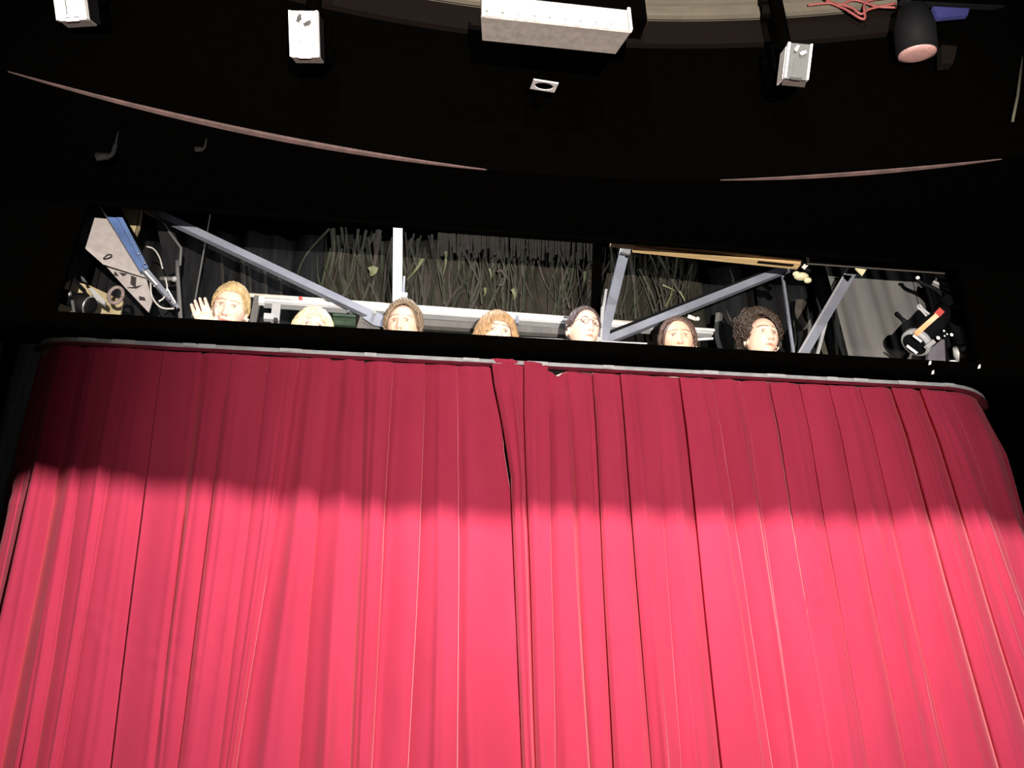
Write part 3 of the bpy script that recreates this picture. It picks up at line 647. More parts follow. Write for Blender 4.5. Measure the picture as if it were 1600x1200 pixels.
tag(G().ball(P(1434, 434, .45), (.012, .012, .010), 8).go('cable_tip', 'clip', None, True), 'pale tip at the end of the black cable bundle', 'cable tip')
for x, y, lab in ((1453, 567, 'tiny white tape scrap at the top edge of the black beam below the purple cover'), (1457.5, 582, 'tiny white tape scrap halfway down the black beam below the purple cover'), (1530, 573, 'tiny white tape scrap on the black beam past the pinkish plate')):
    tag(G().prism([P(x-2, y+3, -.04), P(x+2, y+2, -.04), P(x+2, y-4, -.04), P(x-1, y-2, -.04)], (0, .003, 0)).go('tape_scrap', 'clip'), lab, 'tape scrap', 'tape scraps on the beam')

# ------------------------------------------------------------------ hung lamps with white rear caps
def hung_lamp(px, py, Y, wd, hg, yaw, tilt, roll, cap, label, strips=None):
    c = P(px, py, Y)
    Rm = Matrix.Rotation(yaw, 3, 'Z') @ Matrix.Rotation(tilt, 3, 'X') @ Matrix.Rotation(roll, 3, 'Y')   # local -y = rear face
    t = thing('hung_spotlight', c-Vector((0, 0, hg/2)), label, 'spotlight')
    L = lambda x, y, z: c+Rm @ Vector((x, y, z))
    def bx(name, x, y, z, sx, sy, sz, m, par=None): return G().box(L(x, y, z), (sx, sy, sz), Rm).go(name, m, par or t)
    face = bx('rear_cap', 0, 0, 0, wd*.9, .014, hg, cap)
    for k in (-1, 1):
        bx('side_flange', k*wd*.46, -.004, -.0, wd*.09, .03, hg*.99, strips or cap)
        bx('side_panel', k*wd*.485, .06, -.004, .008, .10, hg*.9, strips or 'blackmetal')
    G().prism([L(-wd*.27, -.012, -hg*.46), L(wd*.27, -.012, -hg*.46), L(wd*.2, -.016, -hg*.53), L(-wd*.2, -.016, -hg*.53)], Rm @ Vector((0, .01, 0))).go('vent_lip', cap, t)
    G().prism([L(-wd*.48, .008, -hg*.49), L(wd*.48, .008, -hg*.49), L(wd*.55, .06, -hg*.56), L(-wd*.42, .06, -hg*.56)], Rm @ Vector((0, 0, .006))).go('base_tray', 'duct2', t)
    bx('slot', -wd*.16, -.008, -hg*.14, wd*.022, .004, hg*.46, 'greyenamel', face)
    bx('slot', wd*.13, -.008, -hg*.06, wd*.018, .004, hg*.11, 'greyenamel', face)
    bx('vent_slot', -wd*.14, -.008, -hg*.44, wd*.17, .004, hg*.012, 'greyenamel', face)
    bx('vent_slot', wd*.14, -.008, -hg*.44, wd*.17, .004, hg*.012, 'greyenamel', face)
    for (x, z, a) in ((-wd*.14, hg*.33, 1.2), (wd*.14, hg*.22, .5)):
        k = G().lathe([(wd*.08, 0), (wd*.08, .012), (wd*.05, .02)], L(x, -.008, z), Rm @ Vector((0, -1, 0)), 12)
        for s in (-1, 1):
            u = Rm @ Vector((cos(a)*s, 0, sin(a)*s)); k.bar(L(x, -.02, z), L(x, -.024, z)+u*wd*.13, wd*.07, .006, wd*.12, up=Rm @ Vector((0, 1, 0)))
        k.go('wing_knob', 'greyenamel' if cap == 'white' else 'clip', face, True)
    bx('body', 0, .13, 0, wd*.92, .24, hg*.92, 'black')
    G().lathe([(wd*.5, 0), (wd*.5, .14), (wd*.56, .15), (wd*.56, .17)], L(0, .25, 0), Rm @ Vector((0, 1, 0)), 20).go('snoot', 'black', t, True)
    top = L(0, .13, 0); 
    g = G().tube([L(-wd*.62, .13, 0), Vector((L(-wd*.62, .13, 0).x, top.y, top.z+hg*.95)), Vector((L(wd*.62, .13, 0).x, top.y, top.z+hg*.95)), L(wd*.62, .13, 0)], .012, 6); g.go('yoke', 'black', t)
    G().tube([top+Vector((0, 0, hg*.9)), (top.x, top.y, 5.4)], .03, 10).go('hanging_tube', 'black', t)
    return t
LY = -.98
hung_lamp(476, 54, LY, .107, .165, -.12, .62, .0, 'white', 'white backed spotlight with two wing knobs hanging complete in the dark')
hung_lamp(110, -6, LY, .108, .17, -.12, .62, -.07, 'white', 'white backed spotlight cut off by the top corner of the view')
hung_lamp(1246, 97, LY, .098, .145, -.22, .50, .16, 'greyenamel', 'spotlight with rear coloured as shaded and edges as lit hanging before the beige cornice', strips='white')  # shade put into the grey cap, light into the white edges

# riveted duct
dq = thing('duct_box', P(870, 50, -1.0), 'riveted galvanised metal duct box in front of the beige cornice', 'duct')
y0 = -1.15
A_, B_ = P(752, 23, y0), P(987, 48, y0); zbt = (A_.z+B_.z)/2
A_.z = B_.z = zbt
pa, pb_ = P(752, 23, y0), P(987, 48, y0)
ddir = Vector((0, .32, 0))
un = PZ(970, 72, zbt); dep = max(.1, un.y-y0); print('duct depth', dep, zbt)
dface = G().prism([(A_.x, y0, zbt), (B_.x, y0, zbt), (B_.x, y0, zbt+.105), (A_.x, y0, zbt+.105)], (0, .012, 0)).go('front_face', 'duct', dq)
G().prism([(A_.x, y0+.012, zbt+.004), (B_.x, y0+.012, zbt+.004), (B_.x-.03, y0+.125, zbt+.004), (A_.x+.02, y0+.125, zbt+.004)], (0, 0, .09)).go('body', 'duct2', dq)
for x in (A_.x+.006, B_.x-.006): G().box((x, y0-.006, zbt+.05), (.012, .016, .112)).go('edge_strip', 'duct', dq)
for i in range(10): G().ball((A_.x+.02+(B_.x-A_.x-.04)*i/9, y0-.003, zbt+.016), .0055, 8).go('rivet', 'silver', dface, True)
G().box((0.12, y0+.07, zbt+.45), (.5, .1, .72)).go('black_riser', 'black', dq)
# small square socket plate
sp = thing('socket_plate', P(850, 142, -.68), 'small white square plate with a dark round hole on the black front', 'socket plate')
cs = P(850, 135, -.68); Rm = Matrix.Rotation(-.62, 3, 'X') @ Matrix.Rotation(.0, 3, 'Y')
Rm = Matrix.Rotation(.08, 3, 'Y') @ Matrix.Rotation(radians(24), 3, 'X')
ring_v = []; ring_f = []; n = 32
for k in range(n):
    a = 2*pi*k/n; sq = 1/max(abs(cos(a)), abs(sin(a)))
    for (x, y, z) in ((cos(a)*.040, sin(a)*.040, 0), (cos(a)*sq*.053, sin(a)*sq*.053, 0), (cos(a)*sq*.053, sin(a)*sq*.053, .006), (cos(a)*.040, sin(a)*.040, .006)): ring_v.append(cs+Rm @ Vector((x, y, z)))
for k in range(n):
    for j in range(4): ring_f.append((k*4+j, k*4+(j+1) % 4, ((k+1) % n)*4+(j+1) % 4, ((k+1) % n)*4+j))
link('plate', ring_v, ring_f, 'rail', sp)
G().lathe([(.036, .002), (.034, .05), (.02, .052)], cs, Rm @ Vector((0, 0, 1)), 20).go('cup', 'black', sp, True)
G().box(cs+Rm @ Vector((0, .01, .03)), (.035, .006, .008), Rm).go('filament_bar', 'rail', sp)
G().box(cs+Vector((0, .06, .04)), (.03, .16, .03)).go('bracket', 'black', sp)
# pink lens lamp, blue gel bar, cables, thin pole
pl = thing('pink_lens_spotlight', P(1433, 95, -.8), 'dark spotlight with a dull pink lens pointing down at the right', 'spotlight')
cl_ = P(1433, 84, -.85); ax = Vector((.05, .28, -.95)).normalized()
G().lathe([(.082, 0), (.078, .006), (.05, .012)], cl_, ax, 28).go('lens', 'lens', pl, True)
G().lathe([(.088, -.001), (.09, -.12), (.06, -.22)], cl_, ax, 24).go('housing', 'blackmetal', pl, True)
G().prism([P(1471, 70, -.86), P(1496, 72, -.86), P(1490, 98, -.86), P(1472, 100, -.86)], (0, .04, 0)).go('side_door', 'brown', pl)
G().tube([cl_-ax*.1, (cl_.x, cl_.y-.05, 5.4)], .02, 8).go('hanging_tube', 'blackmetal', pl)
bg = thing('blue_gel_bar', P(1460, 24, -.9), 'blue tinted bar above the pink lens spotlight', 'bar')
G().prism([P(1422, 9, -.9), P(1450, 11, -.9), P(1452, 22, -.9), P(1424, 24, -.9)], (0, .02, 0)).go('bright_gel', 'bluegel', bg)
G().prism([P(1458, 10, -.9), P(1515, 13, -.9), P(1512, 24, -.9), P(1466, 28, -.9)], (0, .02, 0)).go('dark_gel', mat('dark_blue_gel', (.03, .03, .12), .5), bg)
G().bar(P(1405, 5, -.88), P(1600, 14, -.88), .014, .02).go('bar', 'blackmetal', bg)
for i, c in enumerate((((1262, 8), (1300, 5), (1330, 12), (1345, 22), (1360, 14), (1400, 5)), ((1285, -5), (1310, 8), (1335, 0), (1370, 10), (1402, 12)), ((1290, 2), (1320, 14), (1350, 30), (1352, 4), (1390, -4)))):
    tag(G().tube(bez([(lambda q: q+(CP-q).normalized()*.13)(xa(x, y)[1]) for x, y in c], 6), .006, 6).go('red_cable', 'cablered', None, True), ('red cable looped lowest over the beige cornice', 'red cable running highest over the beige cornice', 'red cable sagging in a knot over the beige cornice')[i], 'cable')
tag(G().tube([P(1597, 90, -.9), P(1590, 150, -.9), P(1582, 190, -.9)], .006, 8).go('thin_pole', 'vine1', None, True), 'thin dull pole hanging near the end of the curved trim', 'pole')
for (x, y, s, lab) in ((165, 240, 1, 'dim hook clamp hanging under the long end of the curved trim'), (313, 231, .6, 'dim small clamp under the middle of the reddish trim')):
    c = P(x, y, -.5)
    tag(G().tube([c+Vector((.03*s, 0, .05*s)), (c.x+.03*s, c.y, AZ+.015)], .004, 6).tube(bez([c+Vector((.03*s, 0, .05*s)), c+Vector((.025*s, 0, 0)), c+Vector((0, 0, -.02*s)), c+Vector((-.03*s, 0, -.03*s))], 5), .009*s, 8).box(c+Vector((-.01*s, 0, -.015*s)), (.05*s, .02, .02*s)).go('hook_clamp', mat('dim_metal', (.006, .006, .006), .8, spec=.1), None, True), lab, 'clamp')

def hang(t, px, py, Y, r=.0025):
    p = P(px, py, Y); G().tube([p, (p.x, p.y, 5.4)], r, 6).go('hanger_wire', 'black', t)
hang(tan_, 205, 332, .96); hang(ply_, 150, 455, .91); hang(lb, 140, 330, .63); hang(lb2, 200, 428, .755); hang(ls, 104, 440, .45, .003); hang(rs_, 1497, 478, .42, .005); hang(hl, 1258, 418, .40); hang(fr, 262, 345, 1.26); hang(bl_, 175, 330, .52)
hang(pk, 960, 380, .25); hang(pk, 1245, 409, .25); hang(sh, 1475, 535, .56); hang(lp, 1510, 546, .39)

# ------------------------------------------------------------------ people
HAIRN = {}
def hairmat(c):
    k = 'hair_%d' % len(HAIRN); m = mat(k, c, .5, c2=tuple(x*.6 for x in c), scale=120, spec=.35, stretch=(1, 1, .3)); HAIRN[k] = m; return m
def gz(x, s): return exp(-(x/s)**2)
def head_surface(n, smile=.0):
    """point of the head for unit direction n; face looks along -y, origin between the ears"""
    x, y, z = .077*n.x, .098*n.y, .116*n.z
    if z < -.01:
        t = min(1, (-.01-z)/.10); x *= 1-.33*t**1.3
        if y > 0: y *= 1-.55*t
        else: y *= 1-.02*t
    if z > .05: x *= 1+.03*gz(z-.08, .03)
    if y < -.055: y = -.055+(y+.055)*.86
    if n.y < 0.15:
        fr_ = min(1, max(0, (.15-n.y)/.35)); ax = abs(x); d = 0
        tz = (.018-z)/.055
        if 0 <= tz <= 1.0: d += (.004+.020*tz**1.2)*gz(x, .0075+.0055*tz)
        elif tz > 1: d += .024*gz(x, .013)*gz((tz-1)*.055, .006)
        elif tz > -.35: d += .004*gz(x, .0085)
        d += .007*gz(ax-.012, .007)*gz(z+.036, .006)
        d -= .0105*gz(ax-.031, .015)*gz(z-.008, .0105)
        d += .0055*gz(z-.027, .007)*min(1, gz(ax-.028, .026))
        d += .0055*gz(ax-.042, .018)*gz(z+.022, .017)
        zm = -.064+smile*7*x*x
        d += .0052*gz(x, .022)*(gz(z-zm-.0045, .0038)+gz(z-zm+.0058, .0045))
        d -= .005*gz(x, .024)*gz(z-zm, .0022)
        d += .010*gz(x, .018)*gz(z+.098, .016)
        d -= .003*gz(x, .02)*gz(z+.081, .006)
        d -= smile*.10*gz(ax-.030-.15*max(0, -.04-z), .005)*gz(z+.05, .016)*.04*10*.12
        y -= d*fr_
    return Vector((x, y, z))
ICO = None
def ico():
    global ICO
    if ICO is None:
        bm = bmesh.new(); bmesh.ops.create_icosphere(bm, subdivisions=6, radius=1)
        ICO = ([v.co.copy() for v in bm.verts], [tuple(v.index for v in f_.verts) for f_ in bm.faces]); bm.free()
    return ICO
def remesh(g, vox):
    me = bpy.data.meshes.new('tmp'); me.from_pydata(g.v, [], g.f)
    o = bpy.data.objects.new('tmp', me); COL.objects.link(o)
    m = o.modifiers.new('r', 'REMESH'); m.mode = 'VOXEL'; m.voxel_size = vox; m.use_smooth_shade = True
    s = o.modifiers.new('s', 'SMOOTH'); s.factor = .5; s.iterations = 1
    dg = bpy.context.evaluated_depsgraph_get(); e = o.evaluated_get(dg); r = bpy.data.meshes.new_from_object(e)
    vs2 = [v.co.copy() for v in r.vertices]; fs2 = [tuple(p.vertices) for p in r.polygons]
    bpy.data.objects.remove(o); bpy.data.meshes.remove(r)
    return vs2, fs2

def person(px, py, Y, label, yaw, pitch, roll, skin, hair, style, smile, shirt, scale=1.0, wave=False, glasses=False, brow=(.2, .12, .08), squint=.0, seed=0, lean=0):
    """px,py = where the point between the eyes stands at stage depth Y"""
    rn = random.Random(seed)
    Hm = Matrix.Rotation(yaw, 3, 'Z') @ Matrix.Rotation(pitch, 3, 'X') @ Matrix.Rotation(roll, 3, 'Y')   # pitch>0 looks down (face -y)
    eye_l = Hm @ Vector((0, -.09, .012))*scale
    C = P(px, py, Y)-eye_l                                  # head centre
    foot = 2.02
    t = thing('person', (C.x, C.y+.03, foot), label, 'person')
    H = lambda q: C+Hm @ (Vector(q)*scale)
    g = G(); dirs, fcs = ico()
    g.add([H(head_surface(d_, smile)) for d_ in dirs], fcs)
    for sx in (-1, 1):                                      # ears
        E = Matrix.Rotation(sx*.45, 3, 'Z') @ Matrix.Rotation(-.15, 3, 'X')
        pts = []
        for k in range(15):
            a = -.5+k/14*4.6; rr = 1-.15*max(0, k/14-.6)
            pts.append(H(Vector((sx*.079, .014, -.008))+E @ Vector((sx*.006, .017*sin(a)*rr+.0, .030*cos(a)*rr))))
        g.tube(pts, [.0045*scale+.002*(k > 12) for k in range(15)], 8)
        g.ball(H((sx*.076, .012, -.008)), Vector((.006, .015, .025))*scale, 10, Hm @ E)
    nb = C+Vector((0, .055, -.215))
    g.capsule([H((0, .02, -.05)), (H((0, .03, -.10))+nb)/2, nb], [.05, .052, .062], 16)
    g.capsule([nb+Vector((-.12, .01, -.05)), nb+Vector((0, 0, -.02)), nb+Vector((.12, .01, -.05))], [.04, .06, .04], 14)
    g.ball(nb+Vector((0, .01, -.12)), (.14, .085, .13), 16)
    if wave:
        # raised hand beside the cheek, palm to the hall, fingers curled a little
        hb = P(325, 512, Y-.02); tip = P(308, 472, Y-.04)
        ud = (tip-hb).normalized(); sd = Vector((ud.z, 0, -ud.x)).normalized(); fw = Vector((0, -1, 0))
        sh_ = nb+Vector((-.14, .03, -.08)); el = Vector((sh_.x-.13, sh_.y-.10, sh_.z-.18))
        g.capsule([sh_, (sh_+el)/2, el], [.05, .045, .040], 12)
        g.capsule([el, (el+hb)/2, hb-ud*.02], [.040, .036, .026], 12)
        g.capsule([hb-ud*.02+sd*.015, hb+ud*.05+sd*.018], [.022, .023], 12); g.capsule([hb-ud*.02-sd*.015, hb+ud*.05-sd*.020], [.022, .022], 12)
        g.capsule([hb, hb+ud*.055], [.022, .024], 12)
        for k, (o_, ln) in enumerate(((.033, .060), (.012, .070), (-.010, .066), (-.031, .050))):
            b0 = hb+ud*.062+sd*o_; b1 = b0+ud*ln*.44+fw*.012+sd*o_*.03; b2 = b1+ud*ln*.26+fw*.022; b3 = b2+ud*ln*.08+fw*.020
            g.capsule([b0-ud*.02, b0, b1, b2, b3], [.0095, .0098, .009, .0082, .0072], 10)
        b0 = hb+ud*.012+sd*.036; b1 = b0+ud*.022+sd*.022+fw*.012; b2 = b1+ud*.028+sd*.006+fw*.010
        g.capsule([hb+sd*.014, b0, b1, b2], [.016, .013, .0105, .009], 10)
    vs2, fs2 = remesh(g, .0034)
    body = link('body', vs2, fs2, 'skin', t, smooth=True)
    # skin tone attribute: lips, brows, cheeks, lids
    inv = Hm.transposed(); off = WL[body.name]
    ca = body.data.color_attributes.new('Col', 'FLOAT_COLOR', 'POINT'); data = []
    for vx in body.data.vertices:
        q = inv @ (vx.co+off-C)/scale; c = Vector(skin)
        if q.y < -.03 and abs(q.x) < .08 and -.12 < q.z < .06:
            axx = abs(q.x); zm = -.064+smile*7*q.x*q.x
            lip = min(1, 1.3*gz(q.x, .023)*gz(q.z-zm, .0075))
            c = c.lerp(Vector((skin[0]*.86, skin[1]*.46, skin[2]*.44)), lip)
            c = c.lerp(Vector((.16, .03, .03)), .85*min(1, gz(q.x, .022)*gz(q.z-zm, .0022)))
            bz = .0300+.004*gz(axx-.033, .014); br_ = gz(q.z-bz, .0042)*(1 if .012 < axx < .052 else gz(min(abs(axx-.012), abs(axx-.052)), .005))
            c = c.lerp(Vector(brow), .9*br_)
            lid = gz(q.z-.0150+5*(axx-.031)**2, .0030)*min(1, 1.3*gz(axx-.031, .016)); c = c.lerp(Vector((.12, .05, .04)), .85*lid)
            bag = gz(q.z+.002, .003)*gz(axx-.031, .011); c = c.lerp(Vector((skin[0]*.75, skin[1]*.55, skin[2]*.5)), .35*bag)
            ck = gz(axx-.042, .02)*gz(q.z+.028, .018); c = c.lerp(Vector((skin[0], skin[1]*.78, skin[2]*.74)), .5*ck)
            nos = gz(axx-.009, .004)*gz(q.z+.0435, .003); c = c.lerp(Vector((.12, .03, .03)), .8*min(1, nos))
        data += [c.x, c.y, c.z, 1]
    ca.data.foreach_set('color', data)
    for sx in (-1, 1):
        ys = min((head_surface(Vector((sx*.40+dx*.01, -.9, .07)).normalized(), smile).y for dx in range(-1, 2)))
        ep = head_surface(Vector((sx*.031/.077, -.9, .008/.116)).normalized(), smile)
        R_ = .0125*scale; cc = H((sx*.031, ep.y+.0125-.0040, .008))
        e = G().ball((0, 0, 0), Vector((.0150, .0125, .0072-2*squint))*scale, 18); eo = link('eye', [cc+Hm @ q for q in e.v], e.f, 'eye', t, True)
        me = eo.data                                        # keep the eye's own axes so that its iris faces ahead
        for vx in me.vertices: vx.co = Hm.transposed() @ vx.co
        eo.rotation_euler = Hm.to_euler()
    # hair: a scalp shell and locks running over it
    hm = hairmat(hair); hg_ = G(); st = style
    def scalp(a, az, off_):           # a from crown, az 0 = face, + = person's left(+x)
        d_ = Vector((sin(a)*sin(az), -sin(a)*cos(az), cos(a)))
        q = head_surface(d_, 0); n_ = Vector((q.x/.077**2, q.y/.098**2, q.z/.116**2)).normalized()
        return q+n_*off_
    def line(az):                     # where the hair ends
        w_ = abs(((az+pi) % (2*pi))-pi)
        tab = st['line']
        for (a0, v0), (a1, v1) in zip(tab, tab[1:]):
            if w_ <= a1: return v0+(v1-v0)*(w_-a0)/(a1-a0)
        return tab[-1][1]
    NA, NR = 48, 16; v = []; f = []
    th = st['thick']
    for r in range(NR+1):
        for k in range(NA):
            az = 2*pi*k/NA; a = .02+(line(az)-.02)*r/NR
            o_ = th*(1-.75*(r/NR)**3)+st.get('lump', .004)*noise.noise(Vector((sin(az)*4, cos(az)*4, a*4+seed)))
            if st.get('swell'): o_ += st['swell'](a, az)
            v.append(H(scalp(a, az, max(.003, o_))))
    for r in range(NR):
        for k in range(NA): f.append((r*NA+k, r*NA+(k+1) % NA, (r+1)*NA+(k+1) % NA, (r+1)*NA+k))
    f.append(tuple(range(NA)))
    hg_.add(v, f)
    for i in range(int(st.get('locks', 260)*2.0)):
        az = rn.uniform(-pi, pi); le = line(az); a0 = rn.uniform(.03, max(.08, le*.75)); a1 = min(le*rn.uniform(.9, 1.06), a0+rn.uniform(.6, 1.1)*st.get('len', 1))
        drift = st.get('sweep', 0)*(1 if abs(az) < 1.6 else .3)+rn.gauss(0, st.get('mess', .12)); pts = []
        curl = st.get('curl', 0); ph = rn.uniform(0, 6.28); lift = rn.uniform(0, st.get('lift', .004)); nn_ = 9 if curl else 6
        for k in range(nn_):
            u = k/(nn_-1); a = a0+(a1-a0)*u; az2 = az+drift*u
            o_ = th*(1-.7*(min(1, a/max(.1, line(az2))))**3)+.0015+lift*sin(pi*min(1, u*1.1))
            if st.get('swell'): o_ += st['swell'](a, az2)
            if curl: o_ += curl*sin(u*9+ph)*.6; az2 += curl*8*cos(u*9+ph)
            pts.append(scalp(min(a, line(az2)*1.02), az2, o_))
        if st.get('drop') and le > 1.3:      # long hair falls straight from here
            p_end = pts[-1]; ln = st['drop']*rn.uniform(.8, 1.1)
            for k in (1, 2, 3): pts.append(p_end+Vector((p_end.x*.06*k+rn.gauss(0, .002), .004*k, -ln*k/3)))
        n2 = len(pts); r0 = rn.uniform(.0018, .0040)*st.get('fat', 1)
        hg_.tube([H(q) for q in pts], [max(.0006, r0*(.55+.9*sin(pi*min(1, .15+.85*k/(n2-1)))))*scale for k in range(n2)], 5)
    hg_.go('hair', hm, t, True)
    # clothes
    cg = G(); cc = nb
    cg.capsule([cc+Vector((-.125, .02, -.09)), cc+Vector((0, .015, -.06)), cc+Vector((.125, .02, -.09))], [.058, .074, .058], 14)
    hip = Vector((C.x+lean*.3, C.y+.14, foot+.86))
    for q, rr in ((.0, (.16, .10, .12)), (.35, (.165, .11, .16)), (.7, (.15, .105, .16)), (1, (.155, .11, .12))):
        cg.ball((cc+Vector((0, .02, -.16))).lerp(hip, q), rr, 16)
    for s in (-1, 1):
        sh_ = cc+Vector((s*.14, .03, -.085))
        if wave and s < 0:
            el = Vector((sh_.x-.10, sh_.y-.06, sh_.z-.13)); cg.capsule([sh_, el], [.062, .056], 12)
        else:
            el = sh_+Vector((s*.012, .05, -.27)); wr = el+Vector((-s*.05, -.10, -.20))
            cg.capsule([sh_, el, wr], [.062, .05, .036], 12)
    v2, f2 = remesh(cg, .012); link('shirt', v2, f2, shirt, t, True)
    if shirt == 'shirtw' or style.get('collar'):
        rg_ = []
        for k in range(20):
            a = 2*pi*k/20; rg_.append(cc+Vector((.072*sin(a), .005-.068*cos(a), .035+.018*cos(a+pi))))
        v = []; f = []
        for k, q in enumerate(rg_): v += [q, q+Vector(((q.x-cc.x)*.14, (q.y-cc.y)*.14, -.045))]
        for k in range(20): f.append((2*k, 2*((k+1) % 20), 2*((k+1) % 20)+1, 2*k+1))
        co = link('collar', v, f, shirt, t, True); md = co.modifiers.new('s', 'SOLIDIFY'); md.thickness = .004
    tg = G()
    for s in (-1, 1):
        kn = Vector((C.x+s*.10, C.y+.02, foot+.47)); fo = Vector((C.x+s*.10, C.y+.08, foot+.05))
        tg.capsule([hip+Vector((s*.08, 0, -.03)), kn, fo], [.095, .065, .045], 12)
        tg.capsule([fo+Vector((0, .03, -.01)), fo+Vector((0, -.14, -.015))], [.042, .034], 10)
    tg.ball(hip, (.165, .12, .11), 14)
    v2, f2 = remesh(tg, .014); link('trousers', v2, f2, 'trouser', t, True)
    if glasses:
        gg = G()
        for sx in (-1, 1):
            gg.tube([H((sx*.031+.020*cos(2*pi*k/20), -.0985+.004*abs(cos(2*pi*k/20)), .006+.0185*sin(2*pi*k/20))) for k in range(21)], .0013, 6)
            gg.tube([H((sx*.051, -.096, .010)), H((sx*.074, -.06, .010)), H((sx*.083, .01, .006))], .0013, 6)
        gg.tube([H((-.011, -.099, .010)), H((0, -.105, .013)), H((.011, -.099, .010))], .0013, 6)
        gg.go('glasses', 'glassrim', t, True)
    return t

SK = (.66, .44, .33); SKP = (.72, .50, .40); SKT = (.62, .40, .28)
short = dict(line=((0, .92), (.6, .98), (.95, 1.2), (1.25, 1.72), (1.5, 1.62), (1.75, 1.72), (2.2, 2.05), (3.2, 2.15)), thick=.012, sweep=.5, lift=.006, len=.9, mess=.18, lump=.005)
def bump_top(h): return lambda a, az: h*gz(a, .8)*(.7+.3*cos(az))
blond = dict(short, sweep=.7, thick=.010, swell=bump_top(.008), fat=.8, locks=320, line=((0, .86), (.5, .86), (.9, 1.12), (1.25, 1.70), (1.5, 1.58), (1.75, 1.70), (2.2, 2.05), (3.2, 2.15)))
bob = dict(line=((0, 1.02), (.35, 1.02), (.62, 1.25), (.8, 1.75), (1.1, 2.15), (1.6, 2.25), (3.2, 2.25)), thick=.016, sweep=.12, lift=.003, len=1.7, mess=.06, lump=.003, drop=.05, locks=380, fat=.9,
           swell=lambda a, az: .014*gz(a-1.7, .6)*min(1, abs(az)/.9))
bobf = dict(bob, line=((0, 1.12), (.35, 1.12), (.62, 1.3), (.8, 1.75), (1.1, 2.15), (1.6, 2.25), (3.2, 2.25)), thick=.018)
wavyh = dict(short, thick=.014, sweep=.35, lift=.008, mess=.16, curl=.004, lump=.008, fat=1.0, locks=320, swell=bump_top(.012), line=((0, .60), (.5, .64), (.85, .98), (1.15, 1.7), (1.5, 1.75), (1.8, 1.9), (2.2, 2.1), (3.2, 2.2)))
crop = dict(short, thick=.007, sweep=.1, lift=.003, mess=.1, fat=.7, locks=320, line=((0, .80), (.5, .84), (.85, 1.12), (1.2, 1.60), (1.5, 1.55), (1.75, 1.7), (2.2, 2.0), (3.2, 2.1)))
side = dict(short, thick=.010, sweep=-.4, lift=.006, mess=.25, fat=.85, locks=320, line=((0, .58), (.5, .64), (.85, 1.0), (1.15, 1.7), (1.5, 1.95), (1.8, 2.1), (2.2, 2.2), (3.2, 2.25)), swell=lambda a, az: .008*gz(abs(az)-1.6, .5))
curly = dict(short, thick=.022, sweep=.2, lift=.020, mess=.4, curl=.007, lump=.020, fat=.9, locks=640, len=.5, line=((0, .72), (.5, .74), (.9, 1.1), (1.2, 1.65), (1.5, 1.72), (1.8, 2.0), (2.2, 2.2), (3.2, 2.25)),
             swell=lambda a, az: .034*gz(a-.9, .6)*max(0, -sin(az-.2))+.010*gz(a, .6))
HY = .32
person(355, 475, HY, 'smiling person with short blond hair waving a raised hand behind the beam', -.03, .34, .17, SKP, (.50, .36, .18), blond, .8, 'shirtd', 1.0, wave=True, brow=(.36, .21, .12), squint=.001, seed=1)
person(490, 504, HY, 'person with pale blond bob and fringe showing only down to the eyes', .10, .04, .08, SKP, (.80, .66, .40), bob, .3, 'shirtd', .98, brow=(.42, .28, .18), seed=2)
person(625, 497, HY, 'man with wavy grey brown hair swept back from a bare forehead', -.22, .08, .05, SK, (.19, .135, .085), wavyh, .7, 'shirtd', 1.0, brow=(.16, .09, .06), squint=.0008, seed=3)
person(781, 513, HY, 'person with light brown bob and full fringe behind the beam', .08, .12, .06, SKP, (.36, .22, .11), bobf, .5, 'shirtd', 1.02, brow=(.24, .14, .09), seed=4)
person(923, 501, HY, 'man in round glasses with close cropped hair darkened as if in shadow looking aside', .19, .06, .03, SKP, (.085, .055, .055), crop, .0, 'shirtw', 1.0, glasses=True, brow=(.3, .18, .13), seed=5)  # shadow on the head put into the hair colour
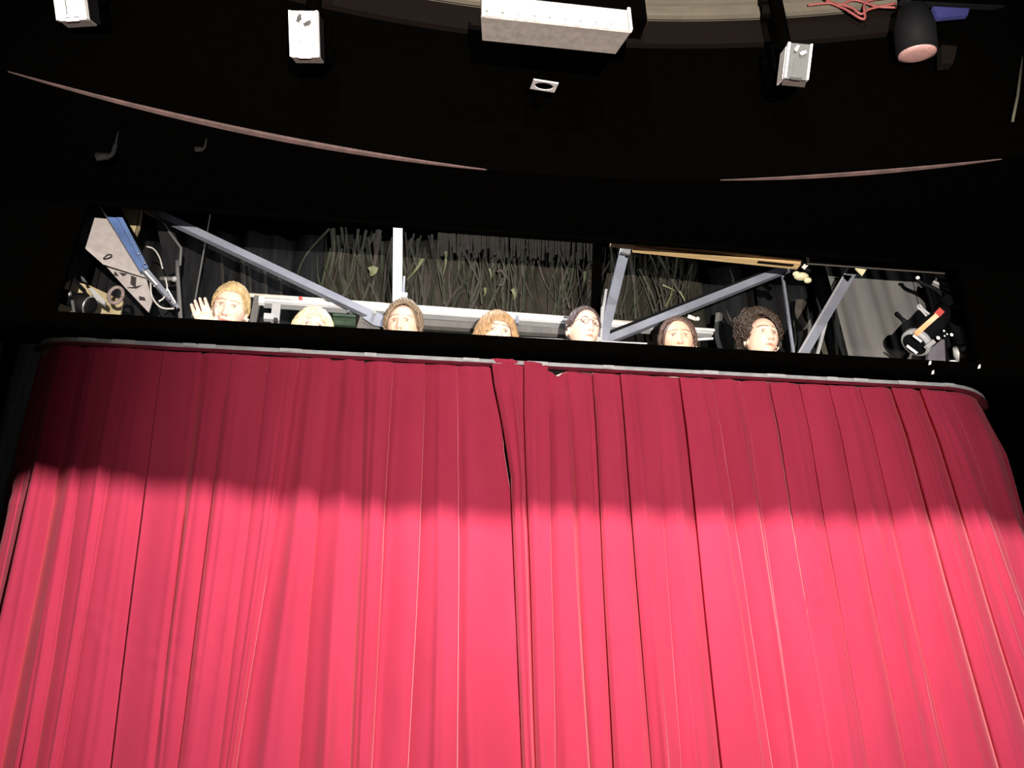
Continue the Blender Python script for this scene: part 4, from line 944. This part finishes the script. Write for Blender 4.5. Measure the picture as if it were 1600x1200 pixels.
person(1062, 521, HY, 'smiling person with short brown hair darkened as if in shadow and a high forehead below the slanting brace', -.22, .13, .04, SKT, (.11, .065, .05), side, .7, 'shirtd', 1.0, brow=(.18, .1, .07), squint=.0006, seed=6)  # dark hair colour stands in for the shadow over the head
person(1203, 515, HY, 'person with thick dark curly hair deepened as if in shadow and white collar gazing aside', .10, .02, .06, SK, (.040, .025, .017), curly, .05, 'shirtw', 1.04, brow=(.12, .07, .05), seed=9)  # dark hair, its colour also carrying the shadow across the top

# ------------------------------------------------------------------ hall lamps that throw the light (behind the viewer)
def hall_lamp(loc, tgt, label, door=None, R_=.11, stand=False):
    loc = Vector(loc); d = (Vector(tgt)-loc).normalized()
    t = thing('hall_spotlight', loc-Vector((0, 0, R_)), label, 'spotlight')
    G().lathe([(R_*.7, -.34), (R_, -.30), (R_, -.03), (R_*.9, -.025)], loc, d, 20).go('housing', 'blackmetal', t, True)
    G().tube([loc-d*.2, (loc-d*.2).xy.to_3d()+Vector((0, 0, 0 if stand else 5.4))], .025, 8).go('stand_tube' if stand else 'hanging_tube', 'blackmetal', t)
    if door: door.go('light_flag', 'black', t)  # added flag standing free before the lamp to cut its beam
def flag_edge(lamp, pts, dist, up):
    """added unseen flag close to the lamp whose edge throws the edge pts on the stage"""
    q = [lamp+(Vector(p)-lamp)*(dist/(p[1]-lamp.y)) for p in pts]
    h = Vector((0, 0, .34 if up else -.34))
    return G().prism(q+[p+h for p in reversed(q)], (0, -.004, 0))
hall_lamp(KEY, (.1, 0, 1.25), 'black hall spotlight with an added flag over its beam aimed at the red curtain',
          flag_edge(KEY, [(-3.4, 0, 2.72), (-1.5, 0, 2.64), (-.6, 0, 2.56), (.1, 0, 2.535), (1.38, 0, 2.55), (3.4, 0, 2.60)], .5, True))
hall_lamp(FACE, (.05, .3, 3.62), 'black hall spotlight with an added flag under its beam aimed at the faces', flag_edge(FACE, [(-3.4, 0, 3.30), (3.4, 0, 3.30)], .6, False), stand=True)
hall_lamp(WASH, (.45, 0, 3.15), 'black hall spotlight washing the upper curtain')
hall_lamp(TOP, (-.2, -.9, 4.75), 'black hall spotlight aimed at the hung lamps', flag_edge(TOP, [(-3.4, -.6, 4.05), (3.4, -.6, 4.05)], .6, False))
